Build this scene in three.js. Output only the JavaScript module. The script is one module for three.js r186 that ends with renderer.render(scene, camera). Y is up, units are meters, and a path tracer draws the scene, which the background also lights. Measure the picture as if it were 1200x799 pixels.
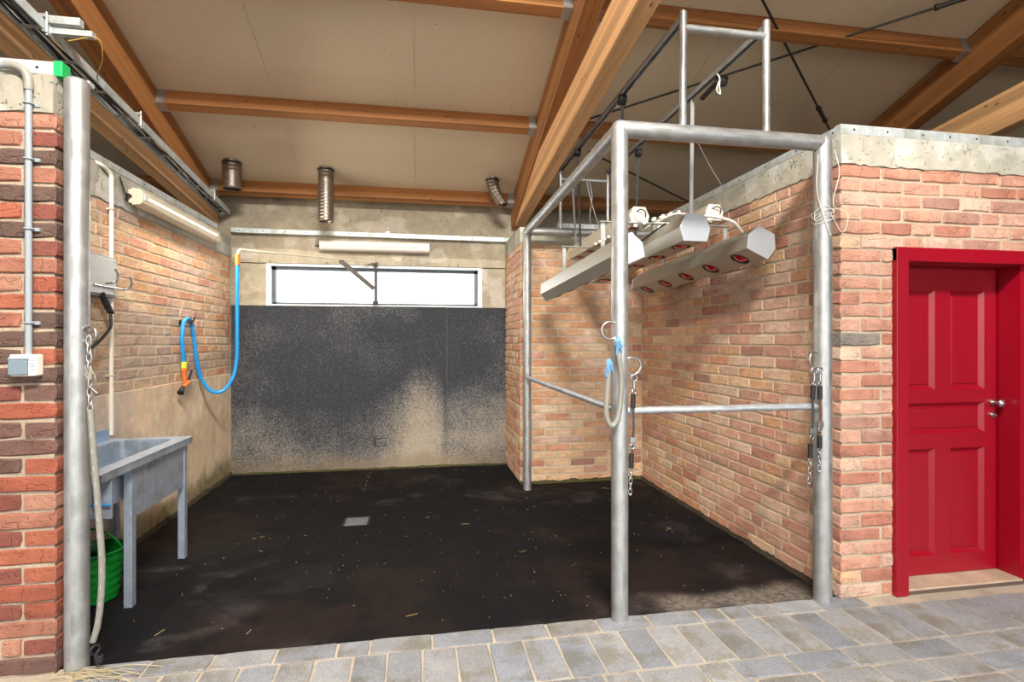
import * as THREE from 'three';
import { mergeGeometries, toCreasedNormals, mergeVertices } from 'three/addons/utils/BufferGeometryUtils.js';
import { RoundedBoxGeometry } from 'three/addons/geometries/RoundedBoxGeometry.js';
import { RectAreaLightUniformsLib } from 'three/addons/lights/RectAreaLightUniformsLib.js';

// ---------- camera, sky, lights, exposure ----------
RectAreaLightUniformsLib.init();
const scene = new THREE.Scene();
const renderer = new THREE.WebGLRenderer({ antialias: true });
renderer.toneMapping = THREE.LinearToneMapping;
renderer.toneMappingExposure = 0.82;
renderer.shadowMap.enabled = true;
const FPX = 630, YAW = Math.atan2(110, FPX), CH = 1.40;
const camera = new THREE.PerspectiveCamera(2 * Math.atan(399.5 / FPX) * 180 / Math.PI, 1200 / 799, 0.05, 100);
camera.position.set(0, CH, 0);
camera.rotation.set(0, -YAW, 0);
scene.add(camera);
scene.background = new THREE.Color().setRGB(8, 8.2, 8.5);          // white overcast sky
const DAY = new THREE.Color().setRGB(0.96, 0.99, 1.0), WARM = new THREE.Color().setRGB(1.0, 0.88, 0.70);
function areaLight(color, intensity, w, h, pos, target) {
  const l = new THREE.RectAreaLight(color, intensity, w, h);
  l.position.set(...pos); l.lookAt(...target); l.castShadow = true; scene.add(l); return l;
}
// daylight through the open gates of the hall behind the camera: sky light slants down through each opening
const GATES = [[-6.2, -3.0], [-1.7, 1.5], [3.2, 6.4]], GZ = 5.0, GH = 3.3;
for (const [a, b] of GATES) areaLight(DAY, 0.8, b - a - 0.1, GH - 0.3, [(a + b) / 2, GH / 2 + 0.1, GZ - 0.35], [(a + b) / 2, GH / 2 + 0.1 - 4, GZ - 0.35 - 3]);
const LAMP_POWER = 95;
// ridge roof window above the aisle, close behind the camera: the main light of the bay
const RW = { x: 0.35, y: 5.14, z: 0.95, w: 1.8, h: 0.55 };
areaLight(new THREE.Color().setRGB(1.0, 0.955, 0.88), 330, RW.w, RW.h, [RW.x, RW.y - 0.04, RW.z - 0.05], [RW.x, RW.y - 1.04, RW.z - 0.95]);

// ---------- photo pixel helpers (a pixel gives a direction, the plane it lies on gives the place) ----------
const cs = Math.cos(YAW), sn = Math.sin(YAW);
function ray(u, v) { const X = (u - 600) / FPX, Y = -(v - 400) / FPX; return [sn + X * cs, Y, -cs + X * sn]; }
const at = (d, t) => new THREE.Vector3(d[0] * t, CH + d[1] * t, d[2] * t);
const onZ = (u, v, z) => { const d = ray(u, v); return at(d, z / d[2]); };
const onX = (u, v, x) => { const d = ray(u, v); return at(d, x / d[0]); };
const onY = (u, v, y) => { const d = ray(u, v); return at(d, (y - CH) / d[1]); };

// ---------- random and noise ----------
function rng(seed) { let a = seed >>> 0; return () => { a = (a + 0x6D2B79F5) >>> 0; let t = a; t = Math.imul(t ^ (t >>> 15), t | 1); t ^= t + Math.imul(t ^ (t >>> 7), t | 61); return ((t ^ (t >>> 14)) >>> 0) / 4294967296; }; }
function hash(x, y, s) { let h = Math.imul(x, 374761393) ^ Math.imul(y, 668265263) ^ Math.imul(s, 2147483647 - 58); h = Math.imul(h ^ (h >>> 13), 1274126177); return ((h ^ (h >>> 16)) >>> 0) / 4294967296; }
function vnoise(x, y, px, py, s) {          // tileable value noise with period px, py
  const xi = Math.floor(x), yi = Math.floor(y), fx = x - xi, fy = y - yi;
  const ux = fx * fx * (3 - 2 * fx), uy = fy * fy * (3 - 2 * fy);
  const x0 = ((xi % px) + px) % px, x1 = (x0 + 1) % px, y0 = ((yi % py) + py) % py, y1 = (y0 + 1) % py;
  const a = hash(x0, y0, s), b = hash(x1, y0, s), c = hash(x0, y1, s), d = hash(x1, y1, s);
  return a + (b - a) * ux + (c - a) * uy + (a - b - c + d) * ux * uy;
}
function fbm(u, v, fx, fy, oct, s) { let a = 0.5, t = 0, n = 0; for (let i = 0; i < oct; i++) { t += a * vnoise(u * fx, v * fy, fx, fy, s + i * 17); n += a; a *= 0.5; fx *= 2; fy *= 2; } return t / n; }
const clamp = (x, a = 0, b = 1) => Math.min(b, Math.max(a, x));
const sstep = (a, b, x) => { const t = clamp((x - a) / (b - a)); return t * t * (3 - 2 * t); };
const mixc = (a, b, t) => [a[0] + (b[0] - a[0]) * t, a[1] + (b[1] - a[1]) * t, a[2] + (b[2] - a[2]) * t];
function tex(w, h, fn, srgb = true, rx = 1, ry = 1) {     // fn(u, v) -> [r,g,b] 0..1 (v up) or a number
  const d = new Uint8Array(w * h * 4);
  for (let j = 0; j < h; j++) for (let i = 0; i < w; i++) {
    const c = fn((i + 0.5) / w, (j + 0.5) / h), k = (j * w + i) * 4;
    if (typeof c === 'number') d[k] = d[k + 1] = d[k + 2] = clamp(c) * 255; else { d[k] = clamp(c[0]) * 255; d[k + 1] = clamp(c[1]) * 255; d[k + 2] = clamp(c[2]) * 255; }
    d[k + 3] = 255;
  }
  const t = new THREE.DataTexture(d, w, h, THREE.RGBAFormat);
  t.wrapS = t.wrapT = THREE.RepeatWrapping; t.magFilter = THREE.LinearFilter; t.minFilter = THREE.LinearMipmapLinearFilter; t.generateMipmaps = true;
  if (srgb) t.colorSpace = THREE.SRGBColorSpace;
  t.repeat.set(rx, ry); t.needsUpdate = true; return t;
}
const hex = c => new THREE.Color(c);
const M = (o) => new THREE.MeshStandardMaterial(o);
const P = (o) => new THREE.MeshPhysicalMaterial(o);

// ---------- textures ----------
const tBrick = tex(512, 512, (u, v) => {      // 0.6 m tile: mottled fired clay, pits, pale bloom
  const a = fbm(u, v, 6, 10, 5, 3), b = fbm(u, v, 24, 30, 3, 31), c = fbm(u, v, 4, 5, 4, 77), sp = vnoise(u * 128, v * 128, 128, 128, 9);
  let r = 0.90 + 0.20 * (a - 0.5) + 0.12 * (b - 0.5), g = r * (0.99 + 0.10 * (c - 0.5)), bl = r * (0.98 + 0.14 * (c - 0.5));
  const bloom = sstep(0.57, 0.74, fbm(u, v, 9, 7, 4, 55)); r += bloom * 0.06; g += bloom * 0.08; bl += bloom * 0.09;
  const pit = sstep(0.86, 0.97, sp) * 0.22 + sstep(0.68, 0.8, b) * 0.16; r -= pit; g -= pit; bl -= pit;
  return [r, g, bl];
});
const tBrickB = tex(512, 512, (u, v) => { const a = fbm(u, v, 10, 16, 5, 5), b = vnoise(u * 150, v * 150, 150, 150, 4), cr = Math.abs(fbm(u, v, 8, 12, 3, 90) - 0.5); return 0.55 + 0.6 * (a - 0.5) + 0.12 * (b - 0.5) - 0.35 * sstep(0.03, 0.0, cr) - 0.3 * sstep(0.8, 0.95, vnoise(u * 60, v * 60, 60, 60, 71)); }, false);
const tSand = tex(512, 512, (u, v) => { const a = fbm(u, v, 8, 8, 5, 13), b = vnoise(u * 256, v * 256, 256, 256, 2); const r = 0.90 + 0.2 * (a - 0.5) + 0.12 * (b - 0.5); return [r, r * 0.98, r * 0.95]; });
const tSandB = tex(512, 512, (u, v) => 0.5 + 0.5 * (fbm(u, v, 24, 24, 4, 14) - 0.5) + 0.4 * (vnoise(u * 200, v * 200, 200, 200, 6) - 0.5), false);
const tConc = tex(1024, 512, (u, v) => {       // 2 x 1 m: cast concrete with pale lime patches and pits
  const a = fbm(u, v, 6, 3, 6, 21), b = fbm(u, v, 40, 20, 3, 22), w = sstep(0.52, 0.66, fbm(u, v, 9, 6, 5, 23)), p = sstep(0.83, 0.95, vnoise(u * 120, v * 60, 120, 60, 24));
  let r = 0.84 + 0.22 * (a - 0.5) + 0.12 * (b - 0.5); r = r + w * 0.10 - p * 0.14; return [r, r * (0.985 + 0.01 * w), r * (0.94 + 0.05 * w)];
});
const tConcB = tex(1024, 512, (u, v) => 0.6 + 0.5 * (fbm(u, v, 20, 10, 5, 25) - 0.5) - 0.4 * sstep(0.8, 0.95, vnoise(u * 120, v * 60, 120, 60, 24)) - 0.3 * sstep(0.7, 0.9, vnoise(u * 50, v * 25, 50, 25, 29)), false);
const tWood = tex(1024, 512, (u, v) => {       // 2.4 m x 0.6 m of glulam: long grain, lamella lines, knots
  const lam = Math.floor(v * 14), off = hash(lam, 3, 8), wob = fbm(u + off, v, 5, 6, 3, 41) * 0.06;
  const g = fbm(u + off, v + wob, 3, 110, 4, 42), g2 = fbm(u, v, 2, 26, 3, 43);
  let k = 0; for (let i = 0; i < 10; i++) { const kx = hash(i, 1, 5), ky = hash(i, 2, 5); const dx = Math.abs(((u - kx + 1.5) % 1) - 0.5) * 2.4, dy = Math.abs(((v - ky + 1.5) % 1) - 0.5) * 0.6; k = Math.max(k, sstep(1.0, 0.35, Math.hypot(dx / 0.022, dy / 0.008))); }
  const line = sstep(0.04, 0.0, Math.min(v * 14 - lam, 1 - (v * 14 - lam)));
  const m = 0.90 + 0.26 * (g - 0.5) + 0.18 * (g2 - 0.5) + 0.12 * (off - 0.5);
  const s = m * (1 - 0.5 * k) * (1 - 0.10 * line);
  return [s * 1.02, s * (0.97 - 0.10 * k), s * (0.92 - 0.16 * k)];
});
const tWoodB = tex(512, 512, (u, v) => 0.5 + 0.5 * (fbm(u, v, 4, 120, 3, 44) - 0.5), false);
const tGalv = tex(512, 512, (u, v) => { const a = fbm(u, v, 14, 14, 4, 61), b = fbm(u, v, 40, 6, 3, 62), d = sstep(0.6, 0.75, fbm(u, v, 5, 5, 4, 63)); const r = 0.92 + 0.16 * (a - 0.5) + 0.10 * (b - 0.5) - 0.08 * d; return [r, r, r * (1 - 0.03 * d)]; });
const tGalvR = tex(512, 512, (u, v) => 0.72 + 0.35 * (fbm(u, v, 10, 10, 4, 64) - 0.5) + 0.15 * sstep(0.55, 0.7, fbm(u, v, 30, 30, 2, 65)), false);
const tGran = tex(512, 512, (u, v) => { const a = fbm(u, v, 6, 6, 5, 81), b = vnoise(u * 190, v * 190, 190, 190, 82), w = sstep(0.83, 0.95, vnoise(u * 128, v * 128, 128, 128, 83)), st = sstep(0.58, 0.72, fbm(u, v, 5, 5, 5, 84)); const r = 0.86 + 0.24 * (a - 0.5) + 0.18 * (b - 0.5) + 0.14 * w - 0.08 * st; return [r * (1 + 0.03 * st), r, r * (1.01 - 0.07 * st)]; });
const tGranB = tex(512, 512, (u, v) => 0.5 + 0.5 * (fbm(u, v, 12, 12, 5, 85) - 0.5) + 0.35 * (vnoise(u * 150, v * 150, 150, 150, 86) - 0.5), false);
const tBoard = tex(1024, 1024, (u, v) => { const a = fbm(u, v, 4, 4, 6, 91), b = vnoise(u * 300, v * 300, 300, 300, 92), s = sstep(0.985, 1.0, vnoise(u * 40, v * 40, 40, 40, 93)); const r = 0.95 + 0.07 * (a - 0.5) + 0.035 * (b - 0.5) - 0.35 * s; return [r, r * 0.985, r * 0.96]; });

// rubber wall mats, 3.05 x 1.78 m: black crumb with tan flecks, dried splash dirt of its own outline low down
const tMat = tex(2048, 1200, (u, v) => {
  const x = u * 3.05, y = v * 1.78;
  const f1 = vnoise(x * 230 + y * 90, y * 250, 4096, 4096, 101), f2 = vnoise(x * 300, y * 160 - x * 110 + 900, 4096, 4096, 102), f3 = vnoise(x * 90, y * 90, 4096, 4096, 103);
  const big = fbm(u, v, 4, 3, 5, 104), strk = fbm(u, v, 60, 3, 3, 106), mid = fbm(u, v, 26, 16, 3, 105);
  const edge = 0.44 + 0.55 * (big - 0.5) + 0.10 * (strk - 0.5) + 0.12 * sstep(0.42, 0.75, u) + 0.30 * Math.exp(-Math.pow((u - 0.66) / 0.09, 2)) - 0.14 * Math.exp(-Math.pow((u - 0.745) / 0.010, 2)) - 0.12 * Math.exp(-Math.pow((u - 0.40) / 0.10, 2));
  const dirt = clamp((edge - v) * 1.5 + 0.05 * (mid - 0.5)), film = 0.20 * sstep(0.45, 0.72, fbm(u, v, 4, 3, 5, 107));
  const cover = clamp(0.17 + film + dirt * 0.80);                 // share of the crumb that is dusted over
  const gr = 0.5 * f1 + 0.35 * f2 + 0.15 * f3, hit = sstep(0.80 - 0.62 * cover - 0.24, 0.80 - 0.62 * cover + 0.26, gr);
  let c = mixc([0.16, 0.17, 0.20], mixc([0.56, 0.56, 0.54], [0.70, 0.645, 0.56], clamp(dirt * 1.5)), hit * (0.55 + 0.35 * cover));
  const damp = sstep(0.12, 0.03, v + 0.1 * (fbm(u, v, 24, 4, 4, 108) - 0.5)); c = mixc(c, [0.48, 0.41, 0.32], damp * 0.5);
  return c;
});
const tMatB = tex(1024, 600, (u, v) => 0.5 + 0.6 * (vnoise(u * 420, v * 250, 420, 250, 109) - 0.5) + 0.3 * (fbm(u, v, 60, 36, 3, 110) - 0.5), false);
// black rubber floor, 4.3 x 3.6 m
const tFloor = tex(2048, 1700, (u, v) => {
  const x = u * 4.3, y = v * 3.6, f1 = vnoise(x * 160, y * 160, 4096, 4096, 121), f2 = vnoise(x * 60, y * 60, 4096, 4096, 122);
  const a = fbm(u, v, 7, 6, 6, 123), b = fbm(u, v, 30, 24, 4, 124), wisp = fbm(u + 0.06 * b, v + 0.05 * a, 14, 16, 5, 125);
  let c = mixc([0.062, 0.060, 0.070], [0.115, 0.085, 0.078], sstep(0.45, 0.62, a));
  c = mixc(c, [0.055, 0.055, 0.065], sstep(0.5, 0.7, b) * 0.6);
  const dust = sstep(0.56, 0.76, wisp) * (0.5 + 0.6 * f2) * sstep(0.38, 0.6, fbm(u, v, 5, 5, 4, 126));
  c = mixc(c, [0.32, 0.30, 0.31], dust * 0.5);
  c = mixc(c, [0.34, 0.31, 0.28], sstep(0.93, 0.985, f1) * 0.55);
  const puddle = sstep(0.62, 0.70, fbm(u, v, 6, 5, 4, 128)); c = mixc(c, [0.05, 0.045, 0.045], puddle * 0.6);
  // pale dried slurry beside the kerb stones near the right post
  const ex = u - 0.87, ey = v - 0.02; const sl = sstep(1.0, 0.3, Math.hypot(ex / 0.16, ey / 0.055) + 0.9 * (fbm(u, v, 18, 16, 4, 127) - 0.5)); c = mixc(c, [0.50, 0.47, 0.43], sl * (0.55 + 0.4 * f2));
  const mud = sstep(0.987, 1.0, v + 0.03 * (b - 0.5)); c = mixc(c, [0.20, 0.19, 0.12], mud * 0.7);
  return c;
});
const tFloorB = tex(1024, 1024, (u, v) => 0.5 + 0.6 * (fbm(u, v, 60, 60, 4, 131) - 0.5) + 0.4 * (vnoise(u * 300, v * 300, 300, 300, 132) - 0.5), false);
const tFloorR = tex(1024, 850, (u, v) => 0.86 - 0.34 * sstep(0.58, 0.70, fbm(u, v, 6, 5, 4, 128)) + 0.2 * (fbm(u, v, 30, 24, 4, 124) - 0.5), false);
// render on the lower left wall, 3.3 x 1.1 m
const tRender = tex(1536, 512, (u, v) => {
  const a = fbm(u, v, 7, 4, 6, 141), b = fbm(u, v, 60, 20, 3, 142), st = fbm(u, v, 50, 2, 4, 143);
  let c = mixc([0.86, 0.765, 0.64], [0.93, 0.845, 0.73], sstep(0.3, 0.7, a));
  const grey = sstep(0.50, 0.30, u + 0.35 * (fbm(u, v, 5, 3, 4, 144) - 0.5)) ; c = mixc(c, [0.76, 0.71, 0.67], grey * 0.85);
  const spot = sstep(0.72, 0.80, fbm(u, v, 18, 8, 3, 145)); c = mixc(c, [0.92, 0.88, 0.78], spot * 0.5);
  const k = 1 + 0.14 * (b - 0.5) + 0.14 * (st - 0.5); c = [c[0] * k, c[1] * k, c[2] * k];
  const alg = sstep(0.22, 0.06, v + 0.22 * (fbm(u, v, 22, 4, 5, 146) - 0.5)); c = mixc(c, [0.36, 0.33, 0.20], alg * (0.40 + 0.5 * b));
  return c;
});

// ---------- materials ----------
const mm = (t, r) => t;       // textures with uv in metres carry their own repeat
tBrick.repeat.set(1 / 0.6, 1 / 0.6); tBrickB.repeat.set(1 / 0.6, 1 / 0.6);
tSand.repeat.set(1, 1); tSandB.repeat.set(1, 1);
tConc.repeat.set(0.5, 1); tConcB.repeat.set(0.5, 1);
tWood.repeat.set(1 / 2.4, 1 / 0.6); tWoodB.repeat.set(1 / 2.4, 1 / 0.6);
tGalv.repeat.set(1 / 0.5, 1 / 0.5); tGalvR.repeat.set(1 / 0.5, 1 / 0.5);
tGran.repeat.set(1 / 0.6, 1 / 0.6); tGranB.repeat.set(1 / 0.6, 1 / 0.6);
tBoard.repeat.set(1 / 2.5, 1 / 2.5);
const brickMat = c => M({ color: hex(c), map: tBrick, bumpMap: tBrickB, bumpScale: 0.008, roughness: 0.92 });
const PAL = {
  front: ['#d6a893', '#cf9a84', '#c68c75', '#d8b4a0', '#bc806b', '#d2a18a', '#b68a7a', '#cb9883'].map(brickMat),
  grey: ['#8d857c'].map(brickMat),
  pier: ['#9b543f', '#a35d46', '#834a3e', '#9f6955', '#6d4f47', '#ad7b66', '#8f4735', '#624c43'].map(brickMat),
  warm: ['#e7c29f', '#e3b892', '#ddad86', '#eaceae', '#d9a27e', '#e5be97', '#e0af89'].map(brickMat),
  side: ['#e6c0a8', '#dfae96', '#e3b9a0', '#d7a08a', '#e8c9b0', '#d2a38d', '#e1bca6', '#daac92'].map(brickMat),
  wash: ['#cdb29d', '#c6aa98', '#d1b8a0', '#c3ad9d', '#d5ba9f'].map(brickMat),
};
const mortar = M({ color: hex('#d8ccb8'), map: tSand, bumpMap: tSandB, bumpScale: 0.004, roughness: 0.96 });
const mortarPier = M({ color: hex('#b6a795'), map: tSand, bumpMap: tSandB, bumpScale: 0.004, roughness: 0.96 });
const mortarDark = M({ color: hex('#c9baa6'), map: tSand, bumpMap: tSandB, bumpScale: 0.004, roughness: 0.96 });
const concrete = M({ color: hex('#c6c5be'), map: tConc, bumpMap: tConcB, bumpScale: 0.006, roughness: 0.95 });
const concreteGrey = M({ color: hex('#aea595'), map: tConc, bumpMap: tConcB, bumpScale: 0.003, roughness: 0.95 });
const concreteRough = M({ color: hex('#b5b1a7'), map: tConc, bumpMap: tConcB, bumpScale: 0.010, roughness: 0.97 });
const hallM = M({ color: hex('#6b5643'), map: tWood, roughness: 0.8 });
const concreteLight = M({ color: hex('#c9c1b1'), map: tConc, bumpMap: tConcB, bumpScale: 0.003, roughness: 0.95 });
const boardM = M({ color: hex('#e4d6bd'), map: tBoard, roughness: 0.9 });
const wood = M({ color: hex('#e8bd8c'), map: tWood, bumpMap: tWoodB, bumpScale: 0.0008, roughness: 0.62 });
const woodDeep = M({ color: hex('#ae7a48'), map: tWood, bumpMap: tWoodB, bumpScale: 0.0008, roughness: 0.62 });
const galv = M({ color: hex('#bfc1c1'), map: tGalv, roughnessMap: tGalvR, metalness: 0.75, roughness: 0.62 });
const galvFlat = M({ color: hex('#ccd4d4'), map: tGalv, roughness: 0.5, metalness: 0.35 });
const steel = M({ color: hex('#bcc3cb'), map: tGalv, roughness: 0.36, metalness: 0.95 });
const barM = M({ color: hex('#cdd2d8'), map: tGalv, roughness: 0.42, metalness: 0.6 });
const inox = M({ color: hex('#b9c6d8'), map: tGalv, roughness: 0.42, metalness: 0.55 });
const chrome = M({ color: hex('#b4b4b6'), roughness: 0.3, metalness: 1 });
const braceM = M({ color: hex('#7a766e'), roughness: 0.6, metalness: 0.5 });
const darkMetal = M({ color: hex('#4a4845'), roughness: 0.5, metalness: 0.8 });
const blackPl = M({ color: hex('#1b1b1d'), roughness: 0.5 });
const whitePl = M({ color: hex('#e9e6dc'), roughness: 0.45 });
const creamPl = M({ color: hex('#cdc3ac'), roughness: 0.4 });
const greyPl = M({ color: hex('#8d969c'), roughness: 0.5 });
const slatePl = M({ color: hex('#6f7f88'), roughness: 0.4 });
const housing = M({ color: hex('#b4b0a3'), roughness: 0.42, metalness: 0.5 });
const capM = M({ color: hex('#bfc5cc'), roughness: 0.4, metalness: 0.45 });
const redGlass = P({ color: hex('#a1101c'), roughness: 0.12, clearcoat: 1, clearcoatRoughness: 0.08 });
const redPaint = P({ color: hex('#8e001a'), roughness: 0.36, clearcoat: 0.12, clearcoatRoughness: 0.25 });
const blueHose = M({ color: hex('#1f8fd6'), roughness: 0.35 });
const orangePl = M({ color: hex('#e8742a'), roughness: 0.45 });
const yellowPl = M({ color: hex('#c8d23c'), roughness: 0.45 });
const greenPl = M({ color: hex('#0d7a28'), roughness: 0.4 });
const greenCap = M({ color: hex('#17a85a'), roughness: 0.45 });
const clearHose = P({ color: hex('#bdbbb0'), roughness: 0.3, transmission: 0.6, thickness: 0 });
const blueRope = M({ color: hex('#5f93ba'), roughness: 0.9 });
const strawM = M({ color: hex('#b8a983'), roughness: 0.9 });
const ductM = M({ color: hex('#8f877d'), roughness: 0.38, metalness: 0.9 });
const strapM = M({ color: hex('#39393b'), roughness: 0.8 });
const strapGrey = M({ color: hex('#8f9090'), roughness: 0.7 });
const brownLeather = M({ color: hex('#6a4630'), roughness: 0.7 });
const stoneStep = M({ color: hex('#cdb8a6'), map: tSand, bumpMap: tSandB, bumpScale: 0.001, roughness: 0.8 });
const rubberWall = M({ map: tMat, bumpMap: tMatB, bumpScale: 0.002, roughness: 0.9 });
const rubberFloor = P({ map: tFloor, bumpMap: tFloorB, bumpScale: 0.003, roughness: 1, roughnessMap: tFloorR, specularIntensity: 0.3 });
const renderM = M({ map: tRender, bumpMap: tSandB, bumpScale: 0.002, roughness: 0.85 });
const paverMats = ['#9a9da2', '#94989f', '#a1a3a6', '#90959d', '#9c9d9e', '#969799'].map(c => M({ color: hex(c), map: tGran, bumpMap: tGranB, bumpScale: 0.004, roughness: 0.88 }));
const jointSand = M({ color: hex('#beb5a7'), map: tSand, bumpMap: tSandB, bumpScale: 0.006, roughness: 1 });
const aisleM = M({ color: hex('#a3a29e'), map: tGran, roughness: 0.9 });
const glassM = P({ color: hex('#ffffff'), roughness: 0.05, transmission: 1, thickness: 0, ior: 1.45 });
const winFrameM = M({ color: hex('#59636b'), roughness: 0.5 });
const winWhite = M({ color: hex('#dfe4e6'), roughness: 0.6 });
const skyGlow = M({ color: hex('#f2f4f5'), roughness: 0.6, emissive: new THREE.Color().setRGB(1, 1.02, 1.05), emissiveIntensity: 1.5 });
const tubeGlow = M({ color: hex('#fff6e4'), roughness: 0.5, emissive: new THREE.Color().setRGB(1.0, 0.93, 0.8), emissiveIntensity: 1.1 });
const lampCover = P({ color: hex('#e9e0c8'), roughness: 0.35, transmission: 0.25, thickness: 0 });
const tubeOff = M({ color: hex('#efe9dd'), roughness: 0.3 });
const lampCoverOff = M({ color: hex('#d8d0c6'), roughness: 0.35 });

// ---------- scene helpers ----------
const taken = {};
function numbered(n) { const k = taken[n] = (taken[n] ?? -1) + 1; return k ? `${n}_${String(k).padStart(3, '0')}` : n; }
function info(o, label, category, group, kind) { if (label) o.userData.label = label; if (category) o.userData.category = category; if (group) o.userData.group = group; if (kind) o.userData.kind = kind; return o; }
function shade(o) { o.castShadow = o.receiveShadow = true; return o; }
function mesh(name, geo, mat, parent, label) {
  if (Array.isArray(geo)) geo = join(geo);
  const m = shade(new THREE.Mesh(geo, mat)); m.name = name; parent.add(m); if (label) m.userData.label = label; return m;
}
function join(gs) { return mergeGeometries(gs.map(g => { let q = g.index ? g.toNonIndexed() : g; for (const k of Object.keys(q.attributes)) if (!['position', 'normal', 'uv'].includes(k)) q.deleteAttribute(k); return q; })); }
function thing(name, label, category, pos = [0, 0, 0], group) { const g = new THREE.Group(); g.name = numbered(name); g.position.set(...pos); info(g, label, category, group); scene.add(g); return g; }
function single(name, geo, mat, label, category, group, kind) { const m = mesh(numbered(name), geo, mat, scene); return info(m, label, category, group, kind); }
function struct(name, geo, mat, label) { const m = mesh(numbered(name), geo, mat, scene); m.userData.kind = 'structure'; if (label) m.userData.label = label; return m; }
// planar uv in metres from position and normal
function uvm(g, ox = 0, oy = 0) {
  if (g.index) g = g.toNonIndexed(); g.computeVertexNormals();
  const p = g.attributes.position, n = g.attributes.normal, uv = new Float32Array(p.count * 2);
  for (let i = 0; i < p.count; i++) {
    const ax = Math.abs(n.getX(i)), ay = Math.abs(n.getY(i)), az = Math.abs(n.getZ(i));
    let a, b; if (ax >= ay && ax >= az) { a = p.getZ(i); b = p.getY(i); } else if (ay >= az) { a = p.getX(i); b = p.getZ(i); } else { a = p.getX(i); b = p.getY(i); }
    uv[2 * i] = a + ox; uv[2 * i + 1] = b + oy;
  }
  g.setAttribute('uv', new THREE.BufferAttribute(uv, 2)); return g;
}
function boxAt(x0, x1, y0, y1, z0, z1) { const g = new THREE.BoxGeometry(x1 - x0, y1 - y0, z1 - z0); g.translate((x0 + x1) / 2, (y0 + y1) / 2, (z0 + z1) / 2); return uvm(g); }
function rbox(w, h, d, r, x = 0, y = 0, z = 0, seg = 2) { const g = new RoundedBoxGeometry(w, h, d, seg, r); g.translate(x, y, z); return g; }
const V = (x, y, z) => new THREE.Vector3(x, y, z);
function cyl(p, q, r, seg = 20, r2 = r, open = false) {          // cylinder from p to q, uv in metres
  const d = q.clone().sub(p), L = d.length(), g = new THREE.CylinderGeometry(r2, r, L, seg, 1, open);
  const uv = g.attributes.uv; for (let i = 0; i < uv.count; i++) uv.setXY(i, uv.getX(i) * 2 * Math.PI * r, uv.getY(i) * L);
  g.applyQuaternion(new THREE.Quaternion().setFromUnitVectors(V(0, 1, 0), d.clone().normalize())); g.translate(...p.clone().add(q).multiplyScalar(0.5).toArray()); return g;
}
function ball(p, r, seg = 14) { const g = new THREE.SphereGeometry(r, seg, seg * 0.7 | 0); g.translate(p.x, p.y, p.z); return g; }
function tubeG(pts, r, n = 48, rs = 8, closed = false) { return new THREE.TubeGeometry(new THREE.CatmullRomCurve3(pts, closed, 'centripetal'), n, r, rs, closed); }
function torusG(p, R, r, normal, arc = Math.PI * 2, start = 0, ts = 20) { const g = new THREE.TorusGeometry(R, r, 8, ts, arc); g.rotateZ(start); g.applyQuaternion(new THREE.Quaternion().setFromUnitVectors(V(0, 0, 1), normal.clone().normalize())); g.translate(p.x, p.y, p.z); return g; }
function chainG(pts, link, r) {                                // alternating oval links along a polyline
  const c = new THREE.CatmullRomCurve3(pts, false, 'centripetal'), n = Math.max(2, Math.round(c.getLength() / link)), out = [];
  for (let i = 0; i < n; i++) {
    const t = (i + 0.5) / n, p = c.getPointAt(t), d = c.getTangentAt(t), g = new THREE.TorusGeometry(link * 0.36, r, 5, 10); g.scale(1.75, 0.85, 1);
    g.rotateX(i % 2 ? Math.PI / 2 : 0.2); g.applyQuaternion(new THREE.Quaternion().setFromUnitVectors(V(1, 0, 0), d)); g.translate(p.x, p.y, p.z); out.push(g);
  }
  return join(out);
}
// beam with chamfered edges from p to q; side = direction of its width; uv along the grain
function beamG(p, q, width, height, ch = 0.006, seed = 0, sideDir) {
  const d = q.clone().sub(p), L = d.length(); d.normalize();
  let s = sideDir ? sideDir.clone() : V(1, 0, 0); if (Math.abs(s.dot(d)) > 0.9) s = V(0, 0, 1);
  const up = s.clone().cross(d).normalize(); if (up.y < 0) up.negate(); s = d.clone().cross(up).normalize();
  const a = width / 2, b = height / 2, c = ch, prof = [[-a, -b + c], [-a + c, -b], [a - c, -b], [a, -b + c], [a, b - c], [a - c, b], [-a + c, b], [-a, b - c]];
  const pos = [], uv = []; const ox = (seed * 0.737) % 2.4, oy = (seed * 0.391) % 0.6; let per = 0;
  const pt = (k, e) => { const w = prof[k]; return (e ? q : p).clone().addScaledVector(s, w[0]).addScaledVector(up, w[1]); };
  const put = (v3, u, v) => { pos.push(v3.x, v3.y, v3.z); uv.push(u, v); };
  for (let k = 0; k < 8; k++) {
    const n = (k + 1) % 8, w = Math.hypot(prof[n][0] - prof[k][0], prof[n][1] - prof[k][1]);
    const A = pt(k, 0), B = pt(n, 0), Cc = pt(n, 1), D = pt(k, 1);
    put(A, ox, oy + per); put(Cc, ox + L, oy + per + w); put(B, ox, oy + per + w); put(A, ox, oy + per); put(D, ox + L, oy + per); put(Cc, ox + L, oy + per + w);
    per += w;
  }
  for (const e of [0, 1]) for (let k = 1; k < 7; k++) { const t = e ? [0, k, k + 1] : [0, k + 1, k]; for (const j of t) put(pt(j, e), ox + prof[j][0] * 0.3, oy + prof[j][1]); }
  const g = new THREE.BufferGeometry(); g.setAttribute('position', new THREE.Float32BufferAttribute(pos, 3)); g.setAttribute('uv', new THREE.Float32BufferAttribute(uv, 2)); g.computeVertexNormals();
  // make every face look outward
  return g;
}
function extr(shape, depth, bevel = 0) { const g = new THREE.ExtrudeGeometry(shape, { depth, bevelEnabled: bevel > 0, bevelSize: bevel, bevelThickness: bevel, bevelSegments: 2, curveSegments: 16 }); return g; }
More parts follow.
